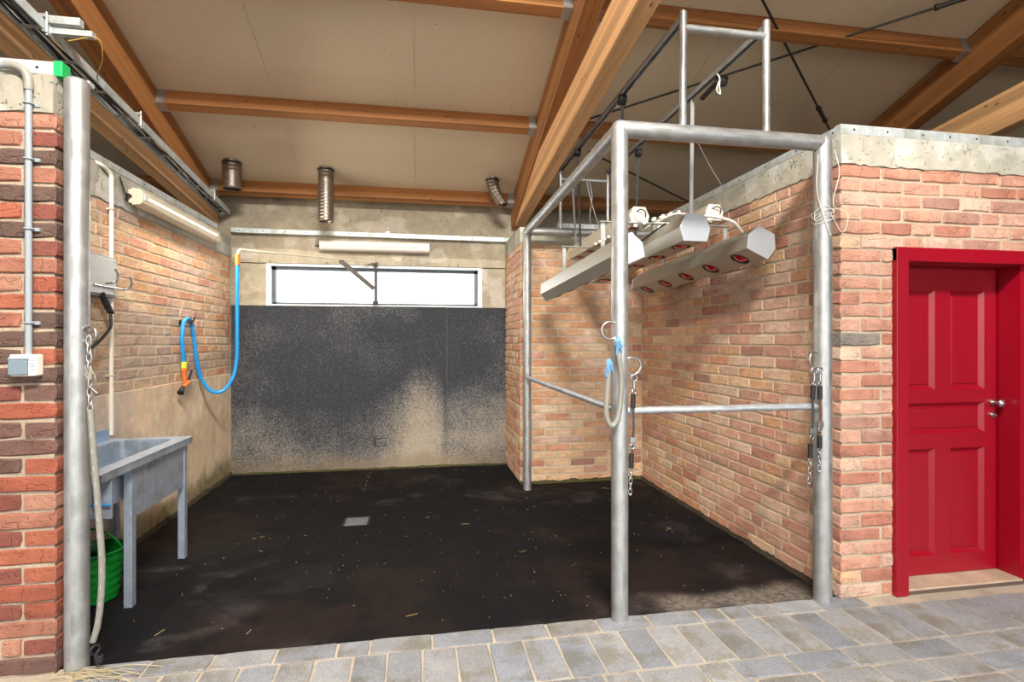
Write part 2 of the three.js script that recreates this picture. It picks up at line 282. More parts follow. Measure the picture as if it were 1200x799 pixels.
function poly(pts) { const s = new THREE.Shape(); pts.forEach((p, i) => i ? s.lineTo(...p) : s.moveTo(...p)); s.closePath(); return s; }
function rrect(w, h, r, C = THREE.Shape) { const s = new C(), a = w / 2, b = h / 2; s.moveTo(-a + r, -b); s.lineTo(a - r, -b); s.absarc(a - r, -b + r, r, -Math.PI / 2, 0); s.lineTo(a, b - r); s.absarc(a - r, b - r, r, 0, Math.PI / 2); s.lineTo(-a + r, b); s.absarc(-a + r, b - r, r, Math.PI / 2, Math.PI); s.lineTo(-a, -b + r); s.absarc(-a + r, -b + r, r, Math.PI, Math.PI * 1.5); return s; }

// ---------- bricks and setts: irregular moulded blocks, front face towards local +z at z = 0 ----------
function blockG(w, h, d, seed, jit, bev) {
  const R = rng(seed * 7919 + 13), a = w / 2, b = h / 2, j = k => (R() - 0.5) * 2 * jit * k;
  const xs = w > 0.18 ? [-1, -0.38, 0.35, 1] : [-1, 0.1, 1];
  const o = [];
  xs.forEach((x, i) => o.push([x * a + (i === 0 || i === xs.length - 1 ? 0 : j(3)), -b + j(1)]));
  o.push([a + j(0.7), j(2)]);
  [...xs].reverse().forEach((x, i) => o.push([x * a + (i === 0 || i === xs.length - 1 ? 0 : j(3)), b + j(0.8)]));
  o.push([-a + j(0.7), j(2)]);
  const cut = (i, f) => { const p = o[i], L = Math.hypot(p[0], p[1]); o[i] = [p[0] * (1 - f / Math.abs(p[0] || 1)), p[1] * (1 - f * 0.6 / Math.abs(p[1] || 1))]; };
  [0, xs.length - 1, xs.length + 1, xs.length * 2].forEach(i => cut(i, R() * jit * 1.6));
  const n = o.length, pos = [], V3 = (p, z) => [p[0], p[1], z];
  const inn = o.map(p => [p[0] - Math.sign(p[0]) * bev * (Math.abs(p[0]) > a * 0.7 ? 1 : 0), p[1] - Math.sign(p[1]) * bev * (Math.abs(p[1]) > b * 0.5 ? 1 : 0)]);
  const zf = inn.map(() => (R() - 0.6) * jit * 0.8), ctr = [j(4), j(2), (R() - 0.3) * jit];
  const tri = (A, B, C) => pos.push(...A, ...B, ...C);
  for (let i = 0; i < n; i++) {
    const k = (i + 1) % n;
    tri(ctr, V3(inn[i], zf[i]), V3(inn[k], zf[k]));
    const A = V3(inn[i], zf[i]), B = V3(o[i], -bev * 1.1), C = V3(o[k], -bev * 1.1), D = V3(inn[k], zf[k]); tri(A, B, C); tri(A, C, D);
    const E = V3(o[i], -d), F = V3(o[k], -d); tri(B, E, F); tri(B, F, C);
  }
  let g = new THREE.BufferGeometry(); g.setAttribute('position', new THREE.Float32BufferAttribute(pos, 3));
  g = uvm(g, R() * 0.6, R() * 0.6); return toCreasedNormals(g, 0.3);
}
const BL = 0.250, BH = 0.065, BW = 0.120, JT = 0.011, CO = 0.0762;
const kit = { s: [], h: [], cs: [] };
for (let i = 0; i < 12; i++) kit.s.push(blockG(BL, BH, 0.05, i + 1, 0.0036, 0.006));
for (let i = 0; i < 8; i++) kit.h.push(blockG(BW, BH, 0.05, i + 51, 0.0036, 0.006));
for (let i = 0; i < 6; i++) kit.cs.push(blockG(BL, BH, 0.117, i + 91, 0.0036, 0.006));
kit.fs = []; kit.fh = [];
for (let i = 0; i < 10; i++) { kit.fs.push(blockG(BL, BH, 0.05, i + 131, 0.0022, 0.004)); kit.fh.push(blockG(BW, BH, 0.05, i + 161, 0.0022, 0.004)); }
function layBrick(parent, w, place, ry, R, mats, corner, flat) {
  const set = corner ? kit.cs : flat ? (w > 0.17 ? kit.fs : kit.fh) : w > 0.17 ? kit.s : kit.h, base = w > 0.17 || corner ? BL : BW;
  const m = shade(new THREE.Mesh(set[R() * set.length | 0], mats[R() * mats.length | 0])); m.name = 'brick';
  m.scale.set(w / base, 0.97 + R() * 0.05, 1); m.position.set(...place); m.rotation.y = ry; m.rotation.z = (R() - 0.5) * 0.008; parent.add(m); return m;
}
// ox, oz = wall origin (s = 0), ry = turn of its outward face; ranges(i) -> list of [s0, s1, cornerStart, cornerEnd]
function brickFace(parent, ox, oz, ry, i0, i1, y0, ranges, pal, seed, flat) {
  const R = rng(seed), dx = Math.cos(ry), dz = -Math.sin(ry), nx = Math.sin(ry), nz = Math.cos(ry);
  let below = [];
  for (let i = i0; i < i1; i++) {
    const joints = [], clash = e => below.some(q => Math.abs(q - e) < 0.04), y = y0 + (i - i0 + 0.5) * CO;
    for (const [s0, s1, c0, c1] of ranges(i)) {
      let s = s0, first = true;
      while (s < s1 - 0.03) {
        const rem = s1 - s; let w = BL;
        if (!(first && c0)) {                                   // break the joints of the course below
          const opts = R() < 0.14 ? [BW, BL, 0.185] : first && i % 2 ? [BW, BL, 0.185] : [BL, BW, 0.185];
          w = opts.find(o => !clash(s + o + JT / 2)) ?? BL; w *= 0.975 + 0.05 * R();
        }
        if (c1 && rem > BL + JT && rem < BL * 2 + JT * 2 - 0.001) w = rem - BL - JT;
        if (rem - w < 0.06) w = rem;
        w = Math.min(w, rem);
        if (w > BL * 1.2) w = w / 2 - JT / 2;
        const cor = (first && c0) || (c1 && s + w >= s1 - 0.002), cx = s + w / 2, j = (R() - 0.5) * (flat ? 0.0025 : 0.006);
        layBrick(parent, w, [ox + dx * cx + nx * j, y + (R() - 0.5) * 0.004, oz + dz * cx + nz * j], ry, R, pal(y, cx, R), cor, flat);
        s += w + JT; joints.push(s - JT / 2); first = false;
      }
    }
    below = joints;
  }
}

function ragBeam(x0, x1, yb, yt, th, seed) {           // cast beam, front face at z = 0, ragged along the formwork line
  const R = rng(seed), pts = [[x1, yt], [x0, yt]]; let x = x0; while (x < x1) { pts.push([x, yb + (R() - 0.65) * 0.014]); x += 0.02 + R() * 0.05; } pts.push([x1, yb]);
  return extr(poly(pts), th).translate(0, 0, -th);
}
// ---------- the setting ----------
const REC = 0.010, XL = -1.95, XR = 2.255, ZB = -6.1, ZP = -5.19, ZF = -2.56, XP = 0.985, XE = -1.503, YB = 2.362, YC = 2.52;
const DX0 = 2.585, DX1 = 3.455, DY = 1.915;          // door opening in the brickwork

// floors
{
  const g = boxAt(XL - 0.2, XR + 0.2, -0.12, -0.004, ZB - 0.2, -2.60);
  const p = g.attributes.position, uv = g.attributes.uv; for (let i = 0; i < p.count; i++) uv.setXY(i, (p.getX(i) + 2.0) / 4.3, (-p.getZ(i) - 2.6) / 3.55);
  struct('floor', g, rubberFloor, 'black rubber floor of the wash bay, dusty and stained');
}
const paving = struct('floor_paving', boxAt(-7, 9, -0.14, -0.006, -2.615, 6.3), jointSand, 'sandy bed and joints of the grey paving in the aisle');
{
  const R = rng(404), sets = {};
  const stone = (w, d) => { const k = `${Math.round(w * 50)}_${Math.round(d * 50)}`; if (!sets[k]) { sets[k] = []; for (let i = 0; i < 5; i++) { const g = blockG(w, d, 0.06, 200 + i + Math.round(w * 997), 0.0030, 0.004); g.rotateX(-Math.PI / 2); sets[k].push([g, w, d]); } } return sets[k][R() * 5 | 0]; };
  const lay = (x, z, w, d) => { const [g, bw, bd] = stone(w, d); const m = shade(new THREE.Mesh(g, paverMats[R() * paverMats.length | 0])); m.name = 'paver'; m.position.set(x + w / 2, (R() - 0.5) * 0.003 - 0.001, z); m.scale.set(w / bw, 1, d / bd); m.rotation.set((R() - 0.5) * 0.008, (R() - 0.5) * 0.02, (R() - 0.5) * 0.008); paving.add(m); };
  const row = (zc, d, x0, x1, ws, gap) => { let x = x0; while (x < x1) { const w = ws(R()); lay(x, zc, w, d - gap); x += w + gap; } };
  row(-2.541, 0.130, -1.40, 2.28, r => 0.12 + 0.16 * (r > 0.25 ? 0.7 + r * 0.3 : r), 0.009);
  row(-2.318, 0.310, -2.6, 4.3, r => 0.138 + 0.016 * r, 0.007);
  for (let k = 0; k < 5; k++) row(-2.094 - -k * 0.136, 0.136, -2.6 - 0.07 * (k % 2), 4.3, r => 0.225 + 0.05 * r - (r < 0.15 ? 0.09 : 0), 0.007);
}
struct('floor_store', boxAt(-7, XL - 0.2, -0.12, -0.004, ZB - 0.2, -2.615), aisleM, 'floor of the room behind the left wall'); struct('floor_store', boxAt(XR + 0.2, 9, -0.12, -0.004, ZB - 0.2, -2.615), aisleM, 'floor of the room behind the red door');
struct('floor_aisle', boxAt(-7, 9, -0.02, -0.001, -1.475, 6.3), aisleM, 'grey paved aisle floor');

// ceiling boards on the roof slope: y = 5.0 + 0.33 z
const K = 0.33, roofY = z => 5.0 + K * z, KT = 0.1125;
function slopeSlab(x0, x1, z0, z1, f, th) { const g = new THREE.BoxGeometry(x1 - x0, th, 1); const p = g.attributes.position; for (let i = 0; i < p.count; i++) { const z = p.getZ(i) < 0 ? z0 : z1, top = p.getY(i) > 0; p.setXYZ(i, p.getX(i) + (x0 + x1) / 2, f(z) + (top ? th : 0), z); } return uvm(g); }
const ceil = struct('ceiling', slopeSlab(-7, 9, -6.5, 1.5, z => roofY(z) + 0.014, 0.12), boardM, 'sloping beige boarded ceiling between the timber rafters');
{
  const ed = [-6.9, -5.66, -4.42, -3.18, -2.14, -1.175, -0.03, 1.12, 2.3, 3.45, 4.37, 5.6, 6.8, 8.9];
  for (let i = 0; i + 1 < ed.length; i++) mesh('ceiling_board', slopeSlab(ed[i] + 0.0012, ed[i + 1] - 0.0012, -6.45, 1.5, roofY, 0.0135), boardM, ceil);
}
const ceil2 = struct('ceiling_far', slopeSlab(-7, 9, 1.5, 6.4, z => 5.0 + K * 3 - K * z, 0.12), boardM, 'second ceiling slope above the aisle');
mesh('ceiling_board', slopeSlab(-6.9, 8.9, 1.5, 6.3, z => 5.0 + K * 3 - K * z - 0.015, 0.0145), boardM, ceil2);
{ // roof window under the ridge
  const t = thing('roof_window', 'frosted roof window glowing with daylight under the ridge', 'roof window', [RW.x, RW.y, RW.z]); t.rotation.x = Math.atan(0.9);
  mesh('pane', boxAt(-RW.w / 2, RW.w / 2, -0.01, 0.012, -RW.h / 2, RW.h / 2), skyGlow, t);
  for (const k of [-1, 1]) { mesh('frame_bar', boxAt(-RW.w / 2 - 0.04, RW.w / 2 + 0.04, -0.02, 0.05, k * (RW.h / 2 + 0.02) - 0.02, k * (RW.h / 2 + 0.02) + 0.02), galvFlat, t); mesh('frame_bar', boxAt(k * (RW.w / 2 + 0.02) - 0.02, k * (RW.w / 2 + 0.02) + 0.02, -0.02, 0.05, -RW.h / 2, RW.h / 2), galvFlat, t); }
}
// back wall of concrete with the window opening
const WX0 = -1.86, WX1 = 1.03, WY0 = 1.775, WY1 = 2.235;
{
  const s = poly([[-7, 0], [9, 0], [9, 3.05], [-7, 3.05]]); s.holes.push(poly([[WX0, WY0], [WX0, WY1], [WX1, WY1], [WX1, WY0]]));
  const g = uvm(extr(s, 0.3).translate(0, 0, ZB - 0.3));
  const wb = struct('wall_back', g, concreteGrey, 'grey concrete back wall above the rubber mats');
  mesh('infill_block', boxAt(WX0, -1.60, WY0, WY1 - 0.008, ZB - 0.2, ZB - 0.012), concreteLight, wb, 'smooth plastered block beside the window');
  mesh('infill_block', boxAt(0.72, WX1, WY0, WY1 - 0.008, ZB - 0.2, ZB - 0.012), concreteLight, wb, 'smooth plastered block beside the window');
  // rough band of plaster over the lintel
  const R = rng(77), top = [], xs = []; for (let x = -1.93; x <= 1.06; x += 0.055) xs.push(x);
  const pts = [[-1.93, 2.236]]; pts.push([1.06, 2.236]); [...xs].reverse().forEach(x => pts.push([x, 2.30 + 0.035 * fbm((x + 3) / 6, 0.3, 9, 2, 3, 12) + (x < -0.9 ? 0.055 * sstep(-0.7, -1.3, x) : 0) + 0.012 * R()]));
  mesh('plaster_band', uvm(extr(poly(pts), 0.006, 0.002).translate(0, 0, ZB)), concreteLight, wb, 'pale hand-troweled plaster strip over the window');
}
{ // window
  const w = thing('window_1', undefined, undefined, [0, 0, ZB]); w.name = 'window_1'; w.userData.kind = 'structure'; w.userData.label = 'long low window with a white sky behind it, above the rubber mats';
  const fr = (x0, x1, y0, y1, z0, z1) => boxAt(x0, x1, y0, y1, z0, z1);
  mesh('reveal', [fr(-1.60, -1.556, 1.775, 2.227, -0.2, -0.01), fr(0.676, 0.72, 1.775, 2.227, -0.2, -0.01), fr(-1.60, 0.72, 2.208, 2.232, -0.2, -0.006), fr(-1.60, 0.72, 1.775, 1.795, -0.2, -0.006)], winWhite, w, 'white plastered reveal');
  mesh('window_frame', [fr(-1.556, -1.518, 1.795, 2.208, -0.14, -0.08), fr(0.638, 0.676, 1.795, 2.208, -0.14, -0.08), fr(-1.556, 0.676, 2.172, 2.208, -0.14, -0.08), fr(-1.556, 0.676, 1.795, 1.823, -0.14, -0.08)], winFrameM, w, 'dark grey frame');
  mesh('mullion', fr(-0.478, -0.448, 1.823, 2.172, -0.14, -0.09), winFrameM, w);
  mesh('pane', fr(-1.518, -0.478, 1.823, 2.172, -0.114, -0.108), glassM, w); mesh('pane', fr(-0.448, 0.638, 1.823, 2.172, -0.114, -0.108), glassM, w);
}
// left wall: rendered foot, bricks above, concrete ring beam
{
  const w = struct('wall_left', boxAt(XL - 0.25, XL - 0.004, 0.0, 2.30, ZB, -2.8), mortar, 'left side wall of the bay, pale bricks over a rendered foot');
  const g = boxAt(XL - 0.02, XL + 0.012, -0.01, 1.058, ZB, -2.81), p = g.attributes.position, uv = g.attributes.uv; for (let i = 0; i < p.count; i++) uv.setXY(i, (-2.81 - p.getZ(i)) / 3.29, p.getY(i) / 1.06);
  mesh('rendered_foot', g, renderM, w, 'tan cement render stained grey and green near the floor');
  mesh('ring_beam', uvm(ragBeam(0, 3.3, 2.290, 2.50, 0.25, 71).rotateY(Math.PI / 2).translate(XL + 0.006, 0, -2.8)), concrete, w, 'pale concrete ring beam');
  brickFace(w, XL, -3.30, Math.PI / 2, 0, 16, 1.062, i => [[i % 2 ? 0.0 : 0.06, 2.79]], (y, s, R) => (y < 1.30 || (s < 1.55 && y < 1.62)) && R() < 0.88 ? PAL.wash : R() < 0.05 ? PAL.wash : R() < 0.72 ? PAL.warm : PAL.side, 11, true);
}
// right wall
const LR = ZF - ZP;                                              // visible length up to the pier
{
  const w = struct('wall_right', boxAt(XR + 0.006, XR + 0.25, -0.05, YB, ZB, ZF - 0.06), mortar, 'right side wall of the bay in pale red and orange bricks');
  mesh('ring_beam', uvm(ragBeam(0, ZF - ZP - 0.196, YB - 0.002, YC, 0.25, 72).rotateY(-Math.PI / 2).translate(XR - 0.005, 0, ZP)), concrete, w, 'pale concrete ring beam');
  brickFace(w, XR, ZP, -Math.PI / 2, 0, 31, 0.0, i => i % 2 ? [[0.004, LR, false, true]] : [[0.004, LR - BW - JT, false, false]], (y, s, R) => R() < (s < 1.2 ? 0.55 : 0.18) ? PAL.warm : R() < 0.8 ? PAL.side : PAL.front, 12, true);
}
// pier at the back of the dryer bay
{
  const w = struct('wall_pier', boxAt(XP + REC, XR + 0.1, -0.05, YB, ZB, ZP - 0.006), mortar, 'brick pier wall behind the infrared dryer');
  mesh('ring_beam', boxAt(XP - 0.002, XR + 0.1, YB - 0.004, YC, ZB, ZP + 0.002), concrete, w, 'concrete ring beam');
  brickFace(w, XP, ZP, 0, 0, 31, 0.0, i => i % 2 ? [[BW + JT, XR - XP - 0.004, false, false]] : [[0, XR - XP - 0.004, true, false]], (y, s, R) => R() < 0.78 ? PAL.warm : R() < 0.5 ? PAL.side : PAL.front, 13, true);
  brickFace(w, XP, ZB, -Math.PI / 2, 0, 31, 0.0, i => i % 2 ? [[0.0, ZP - ZB, false, true]] : [[0.0, ZP - ZB - BW - JT, false, false]], (y, s, R) => R() < 0.6 ? PAL.side : PAL.warm, 14);
}
// right front wall with the doorway
{
  const s = poly([[XR + REC, -0.05], [DX0 + 0.008, -0.05], [DX0 + 0.008, DY], [DX1 + 0.052, DY], [DX1 + 0.052, -0.05], [5.6, -0.05], [5.6, YB], [XR + REC, YB]]);
  const w = struct('wall_front_right', uvm(extr(s, 0.242).translate(0, 0, ZF - 0.25)), mortarDark, 'front brick wall around the red door');
  mesh('ring_beam', uvm(ragBeam(XR - 0.005, 5.6, YB - 0.002, YC, 0.2, 73).translate(0, 0, ZF + 0.006)), concrete, w, 'pale concrete ring beam with lime patches');
  const L = 5.1 - XR;
  brickFace(w, XR, ZF, 0, 0, 31, 0.0, i => { const a = i % 2 ? BW + JT : 0, c = !(i % 2), y = (i + 0.5) * CO; return y < DY + 0.02 ? [[a, DX0 - XR - 0.004, c, false], [DX1 - XR + 0.06, L, false, false]] : [[a, L, c, false]]; }, (y, s, R) => Math.abs(y - 1.41) < 0.02 && s < 0.2 ? PAL.grey : PAL.front, 15);
}
// left front wall
{
  const LX = -3.6, w = struct('wall_front_left', boxAt(-5.5, XE - REC, -0.05, YB, ZF - 0.24, ZF - REC), mortarPier, 'front wall end of dark red hand-moulded bricks');
  mesh('ring_beam', uvm(ragBeam(-5.5, XE - 0.008, YB - 0.004, YC, 0.25, 74).translate(0, 0, ZF + 0.003)), concreteRough, w, 'rough concrete ring beam');
  brickFace(w, LX, ZF, 0, 0, 31, 0.0, i => i % 2 ? [[0, XE - LX - BW - JT, false, false]] : [[0, XE - LX, false, true]], (y, s, R) => PAL.pier, 16);
  brickFace(w, XE, ZF, Math.PI / 2, 0, 31, 0.0, i => i % 2 ? [[0, 0.235, true, false]] : [[BW + JT, 0.235, false, false]], (y, s, R) => PAL.pier, 17);
}
// the rest of the hall behind the camera
{ const w = poly([[-7, -0.1], [9, -0.1], [9, 4.6], [-7, 4.6]]); for (const [a, b] of GATES) w.holes.push(poly([[a, 0], [a, GH], [b, GH], [b, 0]])); struct('wall_aisle', uvm(extr(w, 0.3).translate(0, 0, GZ)), hallM, 'timber boarded wall with open gates across the aisle'); }
struct('wall_end_right', boxAt(8.7, 9, -0.1, 6.2, -6.4, 5.3), hallM, 'timber boarded end wall of the hall');
struct('wall_end_left', boxAt(-7, -6.7, -0.1, 6.2, -6.4, 5.3), hallM, 'timber boarded end wall of the hall');
struct('ground', boxAt(-40, 40, -0.2, -0.03, 5.2, 60), aisleM, 'paved yard outside the gates');

// ---------- timber roof ----------
const RAFT = [[-2.21, -2.07, 'beside the cable tray and blue hose'], [1.05, 1.19, 'meeting the brick pier behind the infrared dryer'], [4.31, 4.45, 'above the red door wall']];
for (const [x0, x1, where] of RAFT) {
  const xc = (x0 + x1) / 2, hv = 0.32, cy = z => 4.68 + K * z + hv / 2;
  const r = thing('rafter', `broad glulam rafter under the ceiling ${where}`, 'rafter', [xc, 0, 0], 'glulam rafters');
  mesh('timber', beamG(V(0, cy(-6.1), -6.1), V(0, cy(1.4), 1.4), x1 - x0, hv * 0.95, 0.008, xc * 10 + 50, V(1, 0, 0)), woodDeep, r);
  const t = thing('tie_beam', `pale lower tie beam slanting under the rafter ${where}`, 'beam', [xc + 0.015, 0, 0], 'pale tie beams');
  const ty = z => (x0 < 0 ? 3.31 : 3.375) + KT * z + 0.14;
  mesh('timber', beamG(V(0, ty(-6.09), -6.09), V(0, ty(2.6), 2.6), 0.12, 0.278, 0.008, xc * 7 + 31, V(1, 0, 0)), wood, t);
}
const PUR = [-5.905, -4.755, -3.605, -2.44, -1.28], BAYS = [[-5.3, -2.21], [-2.07, 1.05], [1.19, 4.31], [4.45, 7.4]];
const purWhere = ['over the back wall', 'second up the slope', 'third up the slope', 'fourth up the slope', 'fifth up the slope'], bayWhere = ['left of the cable tray', 'over the wash bay', 'over the dryer', 'right of the red door'];
PUR.forEach((z, i) => BAYS.forEach(([a, b], j) => {
  if ((j === 0 || j === 3) && i > 2) return;
  const th = Math.atan(K), nrm = V(0, -Math.cos(th), Math.sin(th)), dn = 0.066, w = 0.095;
  const c = V(0, roofY(z), z).addScaledVector(nrm, dn).addScaledVector(V(0, -Math.sin(th), -Math.cos(th)), w / 2);
  const p = thing('purlin', `timber purlin between rafters ${bayWhere[j]}, ${purWhere[i]}`, 'purlin', [0, 0, 0], 'purlins');
  const mk = (x0, x1, ww, hh, ch, sd) => beamG(V(x0, c.y, c.z), V(x1, c.y, c.z), ww, hh, ch, sd, V(0, Math.sin(th), Math.cos(th)));
  mesh('timber', mk(a + 0.004, b - 0.004, w, 0.13, 0.005, i * 3 + j * 5 + 2), woodDeep, p);
  const hg = (x0, x1) => { const g = []; const off = (s) => V(0, Math.sin(th), Math.cos(th)).multiplyScalar(s); for (const s of [-1, 1]) { const o = off(s * (w / 2 + 0.003)); g.push(beamG(V(x0, c.y + o.y, c.z + o.z), V(x1, c.y + o.y, c.z + o.z), 0.004, 0.12, 0.001, 1, V(0, Math.sin(th), Math.cos(th)))); } const o = nrm.clone().multiplyScalar(0.068); g.push(beamG(V(x0, c.y + o.y, c.z + o.z), V(x1, c.y + o.y, c.z + o.z), w + 0.01, 0.004, 0.001, 1, V(0, Math.sin(th), Math.cos(th)))); return g; };
  mesh('joist_hanger', hg(a + 0.002, a + 0.07), galv, p); mesh('joist_hanger', hg(b - 0.07, b - 0.002), galv, p);
}));
// tension rods under the ceiling over the dryer
function rod(label, p, q, tb) { const t = thing('tension_rod', label, 'rod', [0, 0, 0], 'wind bracing rods'); mesh('bar', cyl(p, q, 0.009, 10), darkMetal, t); for (const f of tb) { const a = p.clone().lerp(q, f), b = p.clone().lerp(q, f + 0.05); mesh('turnbuckle', [cyl(a, b, 0.018, 10), cyl(a.clone().lerp(b, -0.1), a, 0.024, 6), cyl(b, b.clone().lerp(a, -0.1), 0.024, 6)], darkMetal, t); } }
const onRoof = (u, v, y0 = 4.88) => { const d = ray(u, v); return at(d, (y0 - CH) / (d[1] - K * d[2])); };
rod('steel brace rod running up to the right past the dryer frame', onRoof(640, 156), V(4.31, roofY(-2.9) - 0.12, -2.9), [0.8]);
rod('steel brace rod dropping to the right wall corner behind the dryer frame', V(1.19, roofY(-2.5) - 0.12, -2.5), V(4.31, roofY(-4.85) - 0.12, -4.85), [0.75]);
rod('steel brace rod behind the dryer near the back wall', onRoof(690, 178), onRoof(830, 249), []);

// galvanised cable channels on the wall tops
function channel(label, p, q, h, w, holes, extra) {
  const t = thing('cable_channel', label, 'cable channel', [0, 0, 0], 'galvanised channels'); const d = q.clone().sub(p), L = d.length(); d.normalize(); const side = V(-d.z, 0, d.x);
  mesh('rail', beamG(p, q, w, h, 0.003, 2, side), galvFlat, t);
  const R = rng(Math.round(L * 1000)), g = []; for (let s = 0.1; s < L; s += holes) for (const k of [-1, 1]) { const c = p.clone().addScaledVector(d, s + (R() - 0.5) * 0.05).addScaledVector(side, k * (w / 2 - 0.001)); g.push(cyl(c.clone().addScaledVector(side, -k * 0.001), c.clone().addScaledVector(side, k * 0.0018), 0.006, 10)); }
  for (const h of g) mesh('bolt_hole', h, blackPl, t); return t;
}
channel('galvanised channel along the left wall top, above the tube lamp', V(XL - 0.02, 2.53, -2.85), V(XL - 0.02, 2.53, -5.72), 0.05, 0.05, 0.33);
channel('galvanised channel along the right wall top', V(XR + 0.02, 2.545, -5.1), V(XR + 0.02, 2.545, -2.59), 0.05, 0.05, 0.3);
channel('galvanised channel on the wall top over the red door', V(XR - 0.004, 2.548, -2.58), V(5.4, 2.548, -2.58), 0.056, 0.045, 0.2);
{
  const t = channel('galvanised perforated channel across the back wall above the tube lamp', V(-1.93, 2.563, ZB + 0.03), V(1.09, 2.553, ZB + 0.03), 0.052, 0.055, 0.22);
  mesh('hanger_bolt', [cyl(V(-0.33, 2.55, ZB + 0.03), V(-0.33, 2.66, ZB + 0.03), 0.008, 8), boxAt(-0.35, -0.31, 2.54, 2.60, ZB + 0.055, ZB + 0.065)], galv, t);
}
{ const t = channel('short galvanised channel on top of the brick pier', V(1.42, 2.59, -5.4), V(1.95, 2.59, -5.4), 0.05, 0.06, 0.16); mesh('foot', boxAt(1.46, 1.5, 2.52, 2.565, -5.42, -5.38), galv, t); mesh('foot', boxAt(1.87, 1.91, 2.52, 2.565, -5.42, -5.38), galv, t); }
{
  const t = channel('galvanised channel with a green end cap on the dark brick wall end', V(-3.2, 2.553, -2.60), V(-1.515, 2.553, -2.60), 0.06, 0.05, 0.5);
  mesh('end_cap', rbox(0.034, 0.066, 0.058, 0.004, -1.503, 2.553, -2.60), greenCap, t, 'bright green plastic end cap');
}
{ const t = thing('channel_offcut', 'short steel strip lying beside the green-capped channel', 'bracket', [-1.47, 2.52, -2.66]); mesh('strip', boxAt(-0.05, 0.05, 0, 0.02, -0.02, 0.02), galvFlat, t); mesh('lip', boxAt(-0.05, 0.04, 0.02, 0.03, -0.02, -0.014), galvFlat, t); }
// cable tray beside the left tie beam
{
  const t = thing('cable_tray', 'open steel cable tray full of cables running along the left tie beam', 'cable tray', [0, 0, 0]);
  const ty = z => 3.428 + KT * z, z0 = -6.06, z1 = -1.2, X0 = -2.05, X1 = -1.945, e = 0.045;
  mesh('side_rail', [beamG(V(X1, ty(z0), z0), V(X1, ty(z1), z1), 0.012, 0.055, 0.002, 3, V(1, 0, 0)), beamG(V(X1 - 0.012, ty(z0) + 0.028, z0), V(X1 - 0.012, ty(z1) + 0.028, z1), 0.03, 0.006, 0.001, 3, V(1, 0, 0))], galvFlat, t);
  mesh('side_rail', beamG(V(X0, ty(z0), z0), V(X0, ty(z1), z1), 0.008, 0.055, 0.002, 3, V(1, 0, 0)), galvFlat, t);
  for (let z = -5.9; z < -1.3; z += 0.3) mesh('rung', beamG(V(X0, ty(z) - 0.024, z), V(X1, ty(z) - 0.024, z), 0.03, 0.006, 0.001, 3, V(0, 0, 1)), galv, t);
  const R = rng(5), cols = [blackPl, greyPl, blackPl, darkMetal, whitePl]; for (let k = 0; k < 9; k++) { const pts = []; for (let z = z0 + 0.02; z <= z1; z += 0.24) pts.push(V(X0 + 0.012 + (X1 - X0 - 0.024) * clamp(k / 8 + (R() - 0.5) * 0.25), ty(z) - 0.012 + R() * 0.022, z)); mesh('cable', tubeG(pts, 0.0055 + 0.002 * (k % 3), 90, 6), cols[k % 5], t); }
  for (const z of [-4.2, -3.22, -5.6]) { const y = ty(z); mesh('clamp', [cyl(V(X1 + 0.012, y - 0.05, z), V(X1 + 0.012, y + 0.07, z), 0.007, 8), cyl(V(X1 + 0.012, y - 0.04, z - 0.03), V(X1 + 0.012, y - 0.04, z + 0.03), 0.006, 8), beamG(V(-2.08, y + 0.05, z), V(X1 + 0.015, y + 0.05, z), 0.02, 0.02, 0.002, 1, V(0, 0, 1))], galv, t); }
  mesh('bracket', boxAt(-1.95, -1.80, ty(-3.28) + 0.045, ty(-3.28) + 0.085, -3.30, -3.26), galvFlat, t); mesh('bracket', boxAt(-1.95, -1.74, ty(-3.28) - 0.01, ty(-3.28) + 0.02, -3.30, -3.26), galvFlat, t);
  mesh('loose_wire', tubeG([V(-1.86, 3.02, -3.27), V(-1.72, 3.05, -3.28), V(-1.73, 2.99, -3.34), V(-1.84, 2.95, -3.5), V(-1.9, 2.96, -3.62)], 0.003, 40, 6), M({ color: hex('#b8923c'), roughness: 0.5 }), t, 'thin yellow and black wire end');
}

// ---------- rubber wall mats ----------
{
  const xs = [-1.94, -0.806, 0.32, 1.02], lab = ['black rubber wall mat next to the left wall, dirt along its foot', 'black rubber wall mat under the window with a small cut flap', 'black rubber wall mat next to the brick pier, pale dried splashes'];
  for (let i = 0; i < 3; i++) {
    const g = boxAt(xs[i] + 0.0025, xs[i + 1] - 0.0025, 0.0, i === 1 ? 1.781 : 1.778, ZB + 0.001, ZB + 0.026), p = g.attributes.position, uv = g.attributes.uv;
    for (let k = 0; k < p.count; k++) uv.setXY(k, (p.getX(k) + 1.97) / 3.05, p.getY(k) / 1.78);
    const t = thing('rubber_mat', lab[i], 'wall mat', [0, 0, 0], 'rubber wall mats'); mesh('sheet', g, rubberWall, t);
    if (i === 1) { mesh('cut_flap', [boxAt(-0.475, -0.455, 0.245, 0.33, ZB + 0.02, ZB + 0.0275), boxAt(-0.475, -0.34, 0.326, 0.334, ZB + 0.02, ZB + 0.0275), boxAt(-0.475, -0.34, 0.243, 0.251, ZB + 0.02, ZB + 0.0275), beamG(V(-0.475, 0.33, ZB + 0.0265), V(-0.51, 0.50, ZB + 0.0265), 0.006, 0.003, 0.001, 1, V(0, 0, 1))], blackPl, t, 'dark square cut in the mat'); }
  }
}
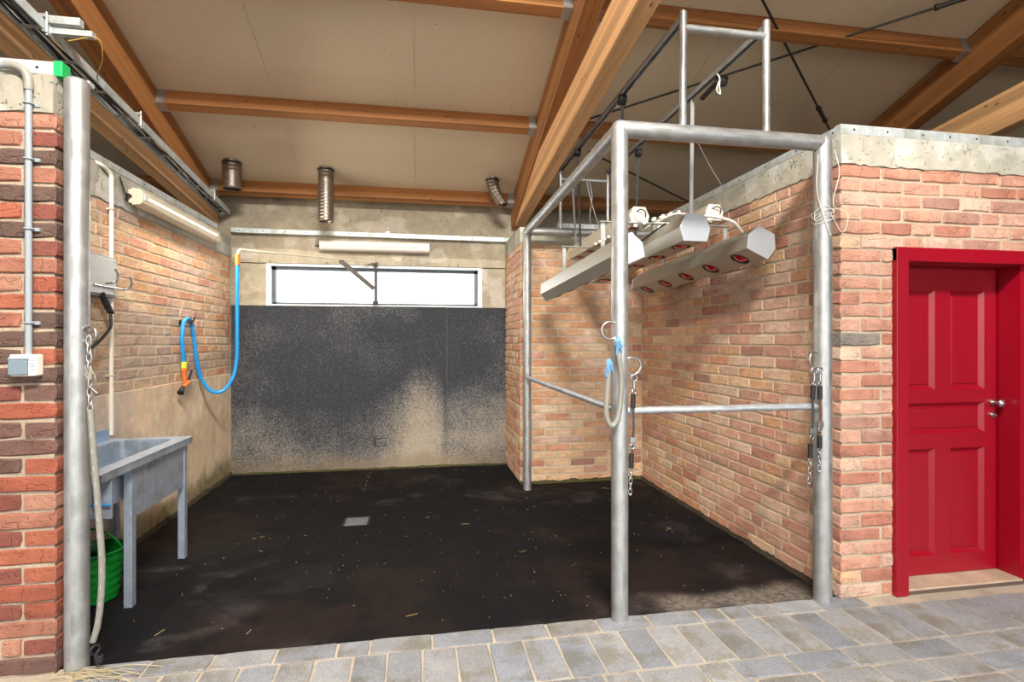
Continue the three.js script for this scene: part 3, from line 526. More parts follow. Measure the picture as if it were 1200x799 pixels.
// floor drain
{ const c = onY(418, 611, 0.0), t = thing('floor_drain', 'grey metal drain cover set in the black floor', 'drain', [c.x, -0.003, c.z]); mesh('cover', uvm(new RoundedBoxGeometry(0.17, 0.008, 0.17, 2, 0.003)), M({ color: hex('#74777a'), map: tGalv, roughness: 0.6, metalness: 0.3 }), t); mesh('rim', [boxAt(-0.1, 0.1, -0.004, 0.002, 0.088, 0.1), boxAt(-0.1, 0.1, -0.004, 0.002, -0.1, -0.088), boxAt(-0.1, -0.088, -0.004, 0.002, -0.1, 0.1), boxAt(0.088, 0.1, -0.004, 0.002, -0.1, 0.1)], darkMetal, t); }

// ---------- posts and the dryer frame ----------
{
  const t = thing('steel_post', 'round steel post standing at the dark red brick wall end', 'post', [-1.437, 0, -2.585]);
  mesh('pipe', cyl(V(0, -0.01, 0), V(0, 2.505, 0), 0.0445, 32), galv, t); mesh('cap', cyl(V(0, 2.505, 0), V(0, 2.516, 0), 0.0445, 32, 0.036), galv, t);
  mesh('tether_ring', torusG(V(0.062, 1.425, 0.03), 0.036, 0.006, V(-0.35, 0, 1)), chrome, t, 'bright welded tether ring');
}
const FX0 = 1.0, FX1 = 2.155, FZ0 = -2.575, FZ1 = -4.99, FT = 2.468;
{
  const f = thing('dryer_gantry', 'welded tubular steel gantry with rails and cross bars around the dryer bay', 'gantry', [0, 0, 0]);
  const R0 = 0.0425;
  const J = (x, z, r) => ball(V(x, FT, z), r, 20);
  mesh('post', [cyl(V(FX0, -0.01, FZ0), V(FX0, FT, FZ0), R0, 32), J(FX0, FZ0, R0)], galv, f);
  mesh('post', [cyl(V(FX1, -0.01, FZ0), V(FX1, FT, FZ0), 0.046, 32), J(FX1, FZ0, 0.046)], galv, f);
  mesh('post', [cyl(V(1.018, -0.01, FZ1), V(1.018, FT - 0.03, FZ1), 0.038, 28), ball(V(1.018, FT - 0.03, FZ1), 0.038, 20)], galv, f);
  mesh('top_pipe', cyl(V(FX0, FT, FZ0), V(FX1, FT, FZ0), R0, 28), galv, f);
  mesh('top_pipe', cyl(V(FX0, FT, FZ0), V(1.018, FT - 0.03, FZ1), 0.038, 28), galv, f);
  mesh('top_pipe', cyl(V(1.018, FT - 0.03, FZ1), V(2.25, FT - 0.02, FZ1), 0.038, 28), galv, f);
  mesh('cross_bar', [cyl(V(FX0, 1.048, FZ0), V(FX1 - 0.02, 1.048, FZ0), 0.019, 20), cyl(V(FX1 - 0.085, 1.048, FZ0), V(FX1 - 0.03, 1.048, FZ0), 0.021, 20)], barM, f, 'bright horizontal bar at chest height');
  mesh('cross_bar', cyl(V(1.0, 1.048, FZ0), V(1.018, 1.052, FZ1), 0.019, 20), barM, f, 'bright horizontal bar at chest height');
  mesh('hinge_pin', [cyl(V(1.018, 0.99, FZ1 + 0.04), V(1.018, 1.09, FZ1 + 0.04), 0.012, 10), cyl(V(1.0, 0.88, FZ1 + 0.03), V(1.0, 0.88, FZ1 + 0.055), 0.014, 10)], galv, f);
  const PX = [1.343, 1.817], PT = 3.085, FZR = FZ1;
  for (const x of PX) {
    mesh('portal_leg', [cyl(V(x, FT, FZ0), V(x, PT, FZ0), 0.0195, 18), ball(V(x, PT, FZ0), 0.0195, 12)], galv, f);
    mesh('portal_leg', [cyl(V(x, FT - 0.02, FZR), V(x, 3.05, FZR), 0.0165, 16), ball(V(x, 3.05, FZR), 0.0165, 12)], galv, f);
    // slotted C rail: top web and two cheeks
    mesh('slide_rail', [beamG(V(x, PT - 0.012, FZ0 + 0.01), V(x, 3.052, FZR - 0.02), 0.034, 0.006, 0.001, 3, V(1, 0, 0)), beamG(V(x - 0.015, PT - 0.027, FZ0 + 0.01), V(x - 0.015, 3.037, FZR - 0.02), 0.004, 0.032, 0.001, 3, V(1, 0, 0)), beamG(V(x + 0.015, PT - 0.027, FZ0 + 0.01), V(x + 0.015, 3.037, FZR - 0.02), 0.004, 0.032, 0.001, 3, V(1, 0, 0))], galv, f);
  }
  mesh('portal_bar', cyl(V(PX[0], 3.012, FZ0), V(PX[1], 3.012, FZ0), 0.019, 18), galv, f);
  mesh('portal_bar', cyl(V(PX[0], 2.95, FZR), V(PX[1], 2.95, FZR), 0.016, 16), galv, f);
  // tether rings welded to the posts
  mesh('tether_ring', torusG(V(FX0 - 0.058, 1.452, FZ0 + 0.022), 0.044, 0.0055, V(0, 0, 1)), chrome, f); mesh('tether_ring', torusG(V(FX0 + 0.06, 1.275, FZ0 + 0.02), 0.044, 0.0055, V(0, 0, 1)), chrome, f); mesh('tether_ring', torusG(V(FX1 - 0.062, 1.30, FZ0 + 0.02), 0.042, 0.0055, V(0.2, 0, 1)), chrome, f);
}

// ---------- infrared dryer: five lamp bars hung on straps ----------
const SX = { A: 1.48, B: 1.2, C: 1.63, D: 2.04, E: 2.075 };
function heater(label, w, p, q, roll, lamps, white, jbox) {      // p = near end centre, q = far end centre
  const t = thing('dryer_bar', label, 'dryer', [p.x, p.y, p.z], 'infrared dryer lamp bars');
  const d = q.clone().sub(p), L = d.length(); d.normalize(); const q4 = new THREE.Quaternion().setFromUnitVectors(V(0, 0, -1), d); const rl = new THREE.Quaternion().setFromAxisAngle(V(0, 0, 1), roll); q4.multiply(rl); t.quaternion.copy(q4);
  const b = w * 0.385, m = w * 0.5, u = w * 0.30, h0 = -w * 0.43, h1 = -w * 0.02, h2 = w * 0.40;
  const prof = [[-b, h0], [b, h0], [m, h1], [u, h2], [-u, h2], [-m, h1]];
  const s = poly(prof), lampR = w * 0.30, step = L / lamps;
  const body = [];                                             // folded sheet: all sides but the bottom, then a bottom with holes
  for (let k = 1; k < 6; k++) { const A = prof[k], B = prof[(k + 1) % 6]; body.push(boxFrom(A, B, L)); }
  mesh('housing', body, white ? creamPl : housing, t);
  const bs = poly([[-b, 0], [b, 0], [b, L], [-b, L]]); for (let i = 0; i < lamps; i++) { const hp = new THREE.Path(); hp.absarc(0, step * (i + 0.5), lampR, 0, Math.PI * 2, true); bs.holes.push(hp); }
  const bg = extr(bs, 0.003); bg.rotateX(-Math.PI / 2); bg.translate(0, h0, 0); mesh('bottom_plate', uvm(bg), white ? creamPl : housing, t);
  const cap = extr(poly(prof.map(([x, y]) => [x * 1.03, y * 1.03])), 0.004, 0.002);
  mesh('end_cap', cap.clone().translate(0, 0, 0.002), white ? whitePl : capM, t); mesh('end_cap', cap.clone().translate(0, 0, -L - 0.006), white ? whitePl : capM, t);
  for (let i = 0; i < lamps; i++) {
    const z = -step * (i + 0.5), lp = []; for (let k = 0; k <= 10; k++) { const a = k / 10 * Math.PI / 2; lp.push(new THREE.Vector2(lampR * 0.93 * Math.sin(a), -0.028 * Math.cos(a))); } lp.push(new THREE.Vector2(lampR * 0.6, w * 0.3), new THREE.Vector2(lampR * 0.3, w * 0.42));
    const g = new THREE.LatheGeometry(lp, 24); g.translate(0, h0 + 0.016, z); const l = mesh('infrared_lamp', g, redGlass, t, 'dark red glass lamp');
    mesh('lamp_ring', torusG(V(0, h0 + 0.001, z), lampR * 1.0, 0.004, V(0, 1, 0), Math.PI * 2, 0, 28), darkMetal, l);
  }
  if (jbox) mesh('junction_box', rbox(0.1, 0.055, 0.08, 0.006, 0.0, h2 + 0.028, -0.42), whitePl, t, 'white junction box');
  if (white) { mesh('plug_boss', cyl(V(0, -0.005, 0.006), V(0, -0.005, 0.022), w * 0.30, 24), whitePl, t); mesh('plug_cable', tubeG([V(-w * 0.2, w * 0.14, 0.02), V(-w * 0.05, w * 0.22, 0.045), V(w * 0.2, w * 0.1, 0.045), V(w * 0.24, -w * 0.12, 0.03)], 0.004, 24, 6), blackPl, t, 'short black cable'); for (const f of [0.05, 0.13]) mesh('screw', cyl(V(-w * 0.26, -w * f, 0.006), V(-w * 0.26, -w * f, 0.01), 0.004, 8), darkMetal, t); }
  return t;
}
function boxFrom(A, B, L) { const dx = B[0] - A[0], dy = B[1] - A[1], l = Math.hypot(dx, dy), g = new THREE.BoxGeometry(l, 0.003, L); g.rotateZ(Math.atan2(dy, dx)); g.translate((A[0] + B[0]) / 2, (A[1] + B[1]) / 2, -L / 2); return uvm(g); }
const hA = [V(1.50, 2.265, -3.5), V(1.455, 2.225, -4.9)], hB = [V(1.215, 1.945, -3.0), V(1.17, 1.862, -4.7)], hC = [V(1.64, 2.085, -3.0), V(1.615, 2.01, -4.7)], hD = [V(2.06, 2.31, -3.5), V(2.03, 2.27, -4.9)], hE = [V(2.085, 2.012, -3.0), V(2.045, 1.925, -4.7)];
heater('cream lamp bar with a plugged white end, hung highest over the left dryer bar', 0.138, ...hA, 0, 5, true);
heater('lowest grey lamp bar nearest the side rail, tilted with its lamps turned away', 0.19, ...hB, 0.42, 5, false);
heater('level grey lamp bar in the middle of the dryer with a junction box', 0.19, ...hC, 0, 5, false, true);
heater('cream lamp bar with a plugged white end close under the right wall top', 0.13, ...hD, 0, 5, true);
heater('grey lamp bar beside the right wall showing five red lamps', 0.19, ...hE, -0.42, 5, false);
{ // yokes and cables that tie the bars together
  const t = thing('dryer_yoke', 'steel cross yoke and white cables linking the dryer bars', 'yoke', [0, 0, 0]);
  for (const z of [-3.39, -4.34]) { mesh('cross_strip', beamG(V(1.18, 2.186, z), V(2.10, 2.186, z), 0.04, 0.006, 0.001, 2, V(0, 0, 1)), galvFlat, t); for (const [x, y0] of [[1.2, 2.02], [2.08, 2.08]]) mesh('hanger_strip', beamG(V(x, y0 - 0.03, z), V(x, 2.186, z), 0.03, 0.004, 0.001, 2, V(1, 0, 0)), galvFlat, t); }
  mesh('conduit', tubeG([V(1.66, 2.18, -3.2), V(1.8, 2.2, -3.17), V(1.98, 2.16, -3.14), V(2.06, 2.1, -3.16)], 0.011, 40, 8), whitePl, t, 'white flexible conduit');
  mesh('cable', tubeG([V(1.5, 2.19, -3.46), V(1.54, 2.175, -3.55), V(1.6, 2.21, -3.45), V(1.7, 2.25, -3.35), V(1.9, 2.24, -3.4), V(2.04, 2.24, -3.5)], 0.008, 60, 8), whitePl, t);
  const R = rng(9), g = []; for (let k = 0; k < 11; k++) { const f = k / 10; g.push(rbox(0.022, 0.02, 0.018, 0.003, 1.42 + 0.30 * f, 2.165 + 0.10 * f + 0.01 * (k % 2), -3.38 - 0.05 * (k % 2) + 0.03 * R())); } mesh('terminal_clip', g, whitePl, t, 'row of white terminal clips');
  const g2 = []; for (let k = 0; k < 8; k++) g2.push(rbox(0.02, 0.018, 0.018, 0.003, 1.16 + 0.012 * k, 2.045 + 0.006 * k, -3.42 + 0.05 * k)); mesh('terminal_clip', g2, whitePl, t);
  mesh('cable', tubeG([V(1.6, 2.17, -3.3), V(1.53, 2.1, -3.5), V(1.45, 2.0, -3.6), V(1.3, 2.02, -3.7)], 0.006, 40, 6), blackPl, t);
}
// straps with reels on the slide rails
function strap(label, top, bot, w, mat, reel) {
  const t = thing('dryer_strap', label, 'strap', [top.x, top.y, top.z], 'hanging straps of the dryer'); const q = bot.clone().sub(top);
  mesh('band', beamG(V(0, 0, 0), q, w, 0.003, 0.0008, 1, V(1, 0, 0)), mat, t);
  if (reel) { mesh('reel', [cyl(V(-0.02, 0.01, 0.0), V(0.02, 0.01, 0.0), 0.036, 24)], blackPl, t, 'black round reel'); mesh('reel_cap', [cyl(V(-0.024, 0.01, 0), V(-0.02, 0.01, 0), 0.022, 20), cyl(V(0.02, 0.01, 0), V(0.024, 0.01, 0), 0.022, 20)], darkMetal, t); mesh('clip', [torusG(V(0, 0.038, 0), 0.014, 0.004, V(0, 0, 1))], galv, t); }
}
strap('black strap with a reel on the left slide rail near the front portal', V(1.343, 3.0, -3.41), V(1.343, 2.19, -3.40), 0.02, strapM, true);
strap('black strap with a reel on the left slide rail further back', V(1.343, 3.0, -4.43), V(1.343, 2.19, -4.35), 0.02, strapM, true);
strap('black strap with a reel on the right slide rail further back', V(1.817, 2.965, -4.25), V(1.817, 2.19, -4.33), 0.022, strapM, true);
strap('grey strap hanging from the right slide rail to the middle dryer bar', V(1.822, 3.03, -3.36), V(1.822, 2.19, -3.38), 0.026, strapGrey, false);
strap('grey strap hanging from the far portal bar to the cream dryer bar', V(1.46, 2.95, FZ1), V(1.455, 2.28, -4.85), 0.02, strapGrey, false);
{ const t = thing('winch_reel', 'black ratchet reel with rope loop hooked on the right slide rail', 'reel', [1.817, 3.0, -3.04]); mesh('reel', [cyl(V(-0.006, 0, 0), V(0.05, 0, 0), 0.032, 24)], darkMetal, t); mesh('arm', beamG(V(0, -0.005, 0), V(-0.005, -0.03, -0.18), 0.03, 0.022, 0.004, 1, V(1, 0, 0)), blackPl, t); mesh('rope_loop', tubeG([V(-0.012, 0.05, 0), V(-0.01, 0, 0.034), V(-0.002, -0.05, 0.02), V(0.004, -0.09, 0.02), V(-0.02, -0.07, 0.02), V(-0.014, -0.02, 0.034)], 0.004, 40, 6), whitePl, t, 'white rope loop'); }
single('hanging_cable', [tubeG([V(1.60, 2.955, FZ1), V(1.64, 2.75, FZ1 + 0.02), V(1.73, 2.45, FZ1 + 0.05), V(1.78, 2.3, FZ1 + 0.1)], 0.006, 40, 6), tubeG([V(1.63, 2.955, FZ1), V(1.66, 2.8, FZ1 - 0.01), V(1.64, 2.6, FZ1 - 0.02), V(1.66, 2.54, FZ1 - 0.05)], 0.006, 40, 6)], strapGrey, 'grey cables looped over the far portal bar', 'cable');
single('thin_wire', tubeG([onX(815, 162, 2.0), onX(832, 195, 2.06), onX(846, 218, 2.1)], 0.0025, 20, 5), strapGrey, 'thin wire dropping from the top pipe behind the dryer', 'wire');
{ const c = V(FX1, 2.1, FZ0); const R = rng(31), g = []; for (let k = 0; k < 5; k++) { const pts = []; for (let i = 0; i < 7; i++) { const a = i / 6 * Math.PI * 2 + k; pts.push(V(c.x + Math.cos(a) * (0.049 + 0.008 * R()), c.y - 0.012 * k + (R() - 0.5) * 0.05, c.z + Math.sin(a) * (0.049 + 0.008 * R()))); } g.push(tubeG(pts, 0.0018, 40, 5, true)); } g.push(tubeG([V(c.x + 0.03, 2.42, c.z + 0.05), V(c.x + 0.05, 2.3, c.z + 0.06), V(c.x + 0.02, 2.12, c.z + 0.055), V(c.x + 0.11, 2.08, c.z + 0.05), V(c.x + 0.08, 1.98, c.z + 0.05), V(c.x, 2.08, c.z + 0.055)], 0.002, 60, 5)); g.push(tubeG([V(c.x - 0.045, 2.4, c.z + 0.02), V(c.x - 0.05, 2.2, c.z + 0.02), V(c.x - 0.03, 2.05, c.z + 0.05), V(c.x - 0.0, 1.96, c.z + 0.06)], 0.002, 40, 5)); single('wire_tangle', g, whitePl, 'tangle of thin white wire around the right frame post', 'wire'); }

// ---------- tethers ----------
{ // sleeved chain loop on the middle post
  const t = thing('tether_loop', 'chain in a clear plastic sleeve looped from the middle post ring', 'tether', [0, 0, 0]);
  const zz = FZ0 + 0.06, pts = [V(0.963, 1.405, zz - 0.02), V(0.972, 1.33, zz), V(0.985, 1.2, zz), V(0.975, 1.06, zz), V(0.958, 1.0, zz), V(0.935, 0.985, zz), V(0.912, 1.02, zz), V(0.913, 1.15, zz), V(0.922, 1.28, zz)];
  mesh('sleeve', tubeG(pts, 0.0135, 90, 12), clearHose, t, 'milky clear plastic hose'); mesh('chain', chainG(pts, 0.034, 0.0032), galv, t);
  const R = rng(8); const kn = c => { const g = []; for (let i = 0; i < 6; i++) g.push(tubeG([V(c.x + (R() - 0.5) * 0.02, c.y + 0.02, c.z), V(c.x + (R() - 0.5) * 0.035, c.y, c.z + 0.018), V(c.x + (R() - 0.5) * 0.05, c.y - 0.02 - 0.05 * R(), c.z + 0.01)], 0.0045, 12, 6)); return g; };
  mesh('twine', kn(V(0.972, 1.40, zz)), blueRope, t, 'pale blue twine knot'); mesh('twine', kn(V(0.92, 1.29, zz)), blueRope, t, 'pale blue twine knot');
}
function snapTie(label, top, len, mats, lean = 0) {
  const t = thing('snap_tether', label, 'tether', [top.x, top.y, top.z], 'quick release ties');
  const x = y => lean * y / len;
  mesh('snap_hook', [torusG(V(0, -0.02, 0), 0.016, 0.004, V(0, 0, 1)), cyl(V(0, -0.035, 0), V(0, -0.075, 0), 0.007, 10), torusG(V(0, -0.09, 0), 0.014, 0.004, V(0.6, 0, 1))], chrome, t);
  mesh('rubber_grip', cyl(V(x(0.1), -0.1, 0), V(x(0.17), -0.17, 0), 0.012, 14), blackPl, t);
  mesh('strap', tubeG([V(x(0.16), -0.16, 0), V(x(0.3) + 0.006, -len * 0.45, 0.004), V(x(len * 0.7), -len * 0.7, 0)], 0.006, 24, 8), mats, t);
  mesh('buckle', [rbox(0.03, 0.03, 0.016, 0.003, x(len * 0.5), -len * 0.55, 0.004), torusG(V(x(len * 0.56), -len * 0.6, 0.006), 0.011, 0.003, V(0, 0, 1))], chrome, t);
  mesh('rubber_grip', cyl(V(x(len * 0.68), -len * 0.66, 0), V(x(len * 0.78), -len * 0.78, 0), 0.0125, 14), blackPl, t);
  mesh('chain', chainG([V(x(len * 0.78), -len * 0.78, 0), V(x(len * 0.9), -len * 0.9, 0), V(x(len), -len, 0)], 0.026, 0.003), chrome, t);
}
snapTie('snap hook tie hanging below the ring of the middle post', V(1.062, 1.235, FZ0 + 0.035), 0.60, strapM, -0.02);
snapTie('dark snap hook tie hanging on the right post ring, close to the post', V(2.098, 1.262, FZ0 + 0.05), 0.55, brownLeather, -0.005);
snapTie('snap hook tie with long chain end hanging free of the right post', V(2.078, 1.262, FZ0 + 0.03), 0.62, strapM, -0.03);
{ // long sleeved chain on the left post
  const t = thing('tether_chain', 'long chain in a plastic sleeve hanging down the left post to the floor', 'tether', [0, 0, 0]);
  const zz = -2.53; const P0 = [[104, 395], [105, 440], [106, 480], [109, 520], [113, 570], [117, 620], [119.5, 660], [118.5, 700], [114, 735], [109, 752]].map(([u, v]) => onZ(u, v, zz));
  mesh('chain', chainG(P0, 0.036, 0.0034), galv, t); mesh('sleeve', tubeG(P0.slice(2), 0.0125, 90, 12), clearHose, t, 'milky clear plastic hose');
  const e = onZ(109, 752, zz); mesh('snap_hook', [torusG(V(e.x + 0.008, e.y - 0.035, e.z), 0.018, 0.005, V(1, 0, 0.6)), cyl(V(e.x + 0.01, e.y - 0.05, e.z), V(e.x + 0.02, e.y - 0.10, e.z), 0.009, 10), rbox(0.03, 0.03, 0.02, 0.004, e.x + 0.025, e.y - 0.075, e.z)], blackPl, t, 'black snap hook'); const h = onZ(110, 458, zz); mesh('snap_bolt', cyl(V(h.x - 0.02, h.y + 0.02, h.z), V(h.x + 0.02, h.y - 0.015, h.z + 0.01), 0.006, 10), chrome, t);
  const k = onZ(105, 436, zz), R = rng(4), g = []; for (let i = 0; i < 7; i++) g.push(tubeG([V(k.x, k.y + 0.02, k.z), V(k.x + (R() - 0.4) * 0.03, k.y + (R() - 0.5) * 0.05, k.z + 0.012), V(k.x + (R() - 0.4) * 0.05, k.y - 0.03, k.z + 0.01)], 0.0014, 10, 5)); mesh('twine', g, M({ color: hex('#a8a394'), roughness: 0.9 }), t, 'frayed twine');
}

// ---------- tube lamps ----------
function tubeLamp(name, label, L, on) {
  const t = thing(name, label, 'lamp'); // long axis x, faces +z, back at z = 0
  const s = rrect(0.115, 0.055, 0.016); const g = extr(s, L - 0.01, 0.004); g.rotateY(Math.PI / 2); g.rotateX(Math.PI / 2); // profile 0.115 deep?
  mesh('base_tray', rbox(L, 0.10, 0.03, 0.012, 0, 0, 0.015, 3), creamPl, t);
  const cs2 = new THREE.Shape(); cs2.moveTo(-0.056, 0.026); cs2.lineTo(-0.05, 0.07); cs2.quadraticCurveTo(-0.044, 0.088, -0.026, 0.09); cs2.lineTo(0.026, 0.09); cs2.quadraticCurveTo(0.044, 0.088, 0.05, 0.07); cs2.lineTo(0.056, 0.026); cs2.closePath();
  const c = extr(cs2, L - 0.012, 0.003); c.rotateZ(Math.PI / 2); c.rotateY(Math.PI / 2); // to long axis x
  c.computeBoundingBox(); const b = c.boundingBox; c.translate(-(b.min.x + b.max.x) / 2, -(b.min.y + b.max.y) / 2, -b.min.z + 0.026); mesh('diffuser', c, on ? lampCover : lampCoverOff, t, 'ribbed plastic cover');
  mesh('tube', cyl(V(-L / 2 + 0.09, 0, 0.094), V(L / 2 - 0.09, 0, 0.094), 0.011, 14), on ? tubeGlow : tubeOff, t, on ? 'glowing white tube' : 'pale unlit tube');
  mesh('end_clip', [rbox(0.03, 0.112, 0.02, 0.004, -L / 2 + 0.045, 0, 0.05), rbox(0.03, 0.112, 0.02, 0.004, L / 2 - 0.045, 0, 0.05), rbox(0.05, 0.05, 0.01, 0.004, -L / 2 + 0.045, 0, 0.096)], whitePl, t);
  mesh('gland', [cyl(V(-L / 2 - 0.03, 0, 0.02), V(-L / 2, 0, 0.02), 0.011, 12), cyl(V(-L / 2 - 0.05, 0, 0.02), V(-L / 2 - 0.03, 0, 0.02), 0.007, 10)], blackPl, t);
  return t;
}
{
  const L = 1.46, t = tubeLamp('tube_lamp', 'lit fluorescent tube lamp on the left wall under the galvanised channel', L, true); t.position.set(XL + 0.006, 2.385, -4.77); t.rotation.y = Math.PI / 2;
  const y = 2.385, p = [XL + 0.125, y - 0.02, -4.77]; areaLight(WARM, LAMP_POWER, 1.3, 0.09, p, [p[0] + 1, p[1] - 0.75, p[2]]);
  single('lamp_cable', [tubeG([V(XL + 0.02, 2.48, -3.92), V(XL + 0.03, 2.42, -3.94), V(XL + 0.04, 2.36, -3.96), V(XL + 0.02, 2.34, -3.99), V(XL + 0.026, 2.385, -4.02)], 0.005, 30, 6)], blackPl, 'black cable feeding the lit lamp on the left wall', 'cable');
}
{
  const L = 1.17, t = tubeLamp('tube_lamp', 'unlit fluorescent tube lamp on the back wall above the window', L, false); t.position.set(-0.457, 2.43, ZB + 0.004);
  single('lamp_cable', tubeG([V(-1.09, 2.54, ZB + 0.03), V(-1.075, 2.5, ZB + 0.03), V(-1.09, 2.45, ZB + 0.03), V(-1.07, 2.43, ZB + 0.024)], 0.005, 24, 6), greyPl, 'grey cable feeding the lamp on the back wall', 'cable');
}
// ---------- duct stubs ----------
function duct(label, top, len, r, bend) {
  const t = thing('duct_stub', label, 'duct', [top.x, top.y, top.z], 'flexible ducts in the ceiling'); const n = Math.round(len / 0.008), pts = []; for (let i = 0; i <= n; i++) { const y = 0.03 - (len + 0.03) * i / n; pts.push(new THREE.Vector2(r * (1 + 0.035 * Math.sin(i * 1.6)), y)); }
  const inner = pts.slice().reverse().map(p => new THREE.Vector2(p.x - 0.005, p.y)); const g = new THREE.LatheGeometry([...pts, ...inner], 30); const p = g.attributes.position;
  for (let i = 0; i < p.count; i++) { const y = p.getY(i), f = clamp(-y / len), a = Math.atan2(p.getZ(i), p.getX(i)), cr = 1 - bend * 0.28 * f * Math.abs(Math.sin(a * 1.5 + 1)); p.setXYZ(i, p.getX(i) * cr + bend * (0.10 * f * f + 0.02 * f), y + bend * 0.012 * Math.sin(a * 5) * f, p.getZ(i) * cr + bend * 0.05 * f); } g.computeVertexNormals();
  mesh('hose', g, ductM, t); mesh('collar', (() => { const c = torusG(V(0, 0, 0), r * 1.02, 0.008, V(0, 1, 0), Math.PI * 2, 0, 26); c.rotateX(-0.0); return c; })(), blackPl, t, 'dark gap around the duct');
}
const dc = (u, v) => onRoof(u, v, 5.0);
duct('short corrugated aluminium duct near the left rafter', dc(272, 192), 0.25, 0.085, 0);
duct('long corrugated aluminium duct in front of the middle of the back wall', dc(382, 200), 0.52, 0.075, 0);
duct('crumpled corrugated aluminium duct near the middle rafter', dc(577, 212), 0.27, 0.068, 1);

// ---------- wash boom, hose and spray gun ----------
{
  const t = thing('wash_boom', 'swinging wash boom pipe with a flat brace on the window mullion', 'boom', [-0.463, 0, ZB + 0.03]);
  mesh('pivot_post', cyl(V(0, 1.80, 0), V(0, 2.27, 0), 0.011, 12), darkMetal, t);
  const e = onZ(281, 293, -5.25).sub(t.position), c = V(0, 2.262, 0);
  mesh('arm_pipe', tubeG([c, c.clone().lerp(e, 0.5), c.clone().lerp(e, 0.95), e, V(e.x - 0.012, e.y - 0.03, e.z), V(e.x - 0.014, e.y - 0.11, e.z)], 0.011, 60, 10), creamPl, t);
  const b0 = c.clone().lerp(e, 0.30), b1 = V(-0.012, 1.97, 0.012); b0.y -= 0.012; mesh('brace', beamG(b1, b0, 0.012, 0.05, 0.002, 2, V(0.5, 0, 1)), braceM, t, 'flat grey steel brace');
  mesh('wall_plate', [boxAt(-0.03, 0.03, 2.22, 2.262, -0.03, -0.002), boxAt(-0.03, 0.03, 1.80, 1.84, -0.1, -0.012)], darkMetal, t);
}
{
  const zH = -5.25, top = onZ(278.5, 304, zH), t = thing('garden_hose', 'blue water hose hanging from the boom and looped over a wall hook', 'hose', [0, 0, 0]);
  const ph = (u, v, z) => onZ(u, v, z), H = onX(219.5, 374, XL + 0.06);
  const pts = [V(top.x, top.y - 0.04, top.z), ph(278, 340, -5.25), ph(278, 390, -5.27), ph(277, 425, -5.28), ph(272, 445, -5.26), ph(260, 459, -5.22), ph(248, 459, -5.18), ph(236, 444, -5.14), ph(230, 420, -5.08), ph(227, 395, -5.05), ph(224, 380, -5.02), V(H.x, H.y, H.z), onX(215.5, 378, XL + 0.06), onX(213.5, 392, XL + 0.06), onX(214, 410, XL + 0.06), onX(215.5, 426, XL + 0.06)];
  mesh('hose', tubeG(pts, 0.0165, 160, 12), blueHose, t);
  mesh('coupling', [cyl(V(top.x, top.y - 0.055, top.z), V(top.x, top.y + 0.045, top.z), 0.021, 16)], orangePl, t, 'orange tap coupling');
  const g0 = pts[pts.length - 1];
  const gun = thing('spray_gun', 'orange and black spray gun on the blue hose end with a yellow-green collar', 'spray gun', [g0.x, g0.y, g0.z]);
  mesh('collar', cyl(V(0, 0.012, 0), V(0.0, -0.04, 0), 0.0225, 16), yellowPl, gun, 'yellow-green collar'); mesh('nut', cyl(V(0, -0.04, 0), V(0, -0.066, 0), 0.0235, 12), orangePl, gun);
  mesh('handle', cyl(V(0, -0.066, 0), V(0.004, -0.155, -0.01), 0.017, 14, 0.015), orangePl, gun); mesh('head', [cyl(V(0.01, -0.16, -0.055), V(0.01, -0.195, 0.05), 0.020, 14, 0.014), ball(V(0.01, -0.16, -0.055), 0.02)], orangePl, gun); mesh('nozzle', cyl(V(0.01, -0.19, 0.04), V(0.012, -0.235, 0.095), 0.015, 14, 0.026), blackPl, gun); mesh('trigger', [beamG(V(0.012, -0.155, -0.05), V(0.015, -0.065, -0.115), 0.018, 0.014, 0.004, 1, V(1, 0, 0)), cyl(V(0.01, -0.17, -0.05), V(0.01, -0.15, -0.075), 0.011, 10)], blackPl, gun);
  const hk = thing('hose_hook', 'small wall hook carrying the blue hose loop', 'hook', [XL, H.y - 0.03, H.z]); mesh('arm', tubeG([V(-0.01, 0, 0), V(0.05, 0, 0), V(0.1, 0.01, 0), V(0.115, 0.045, 0)], 0.006, 24, 8), darkMetal, hk); mesh('plate', cyl(V(0, 0, 0), V(0.008, 0, 0), 0.022, 14), darkMetal, hk);
}
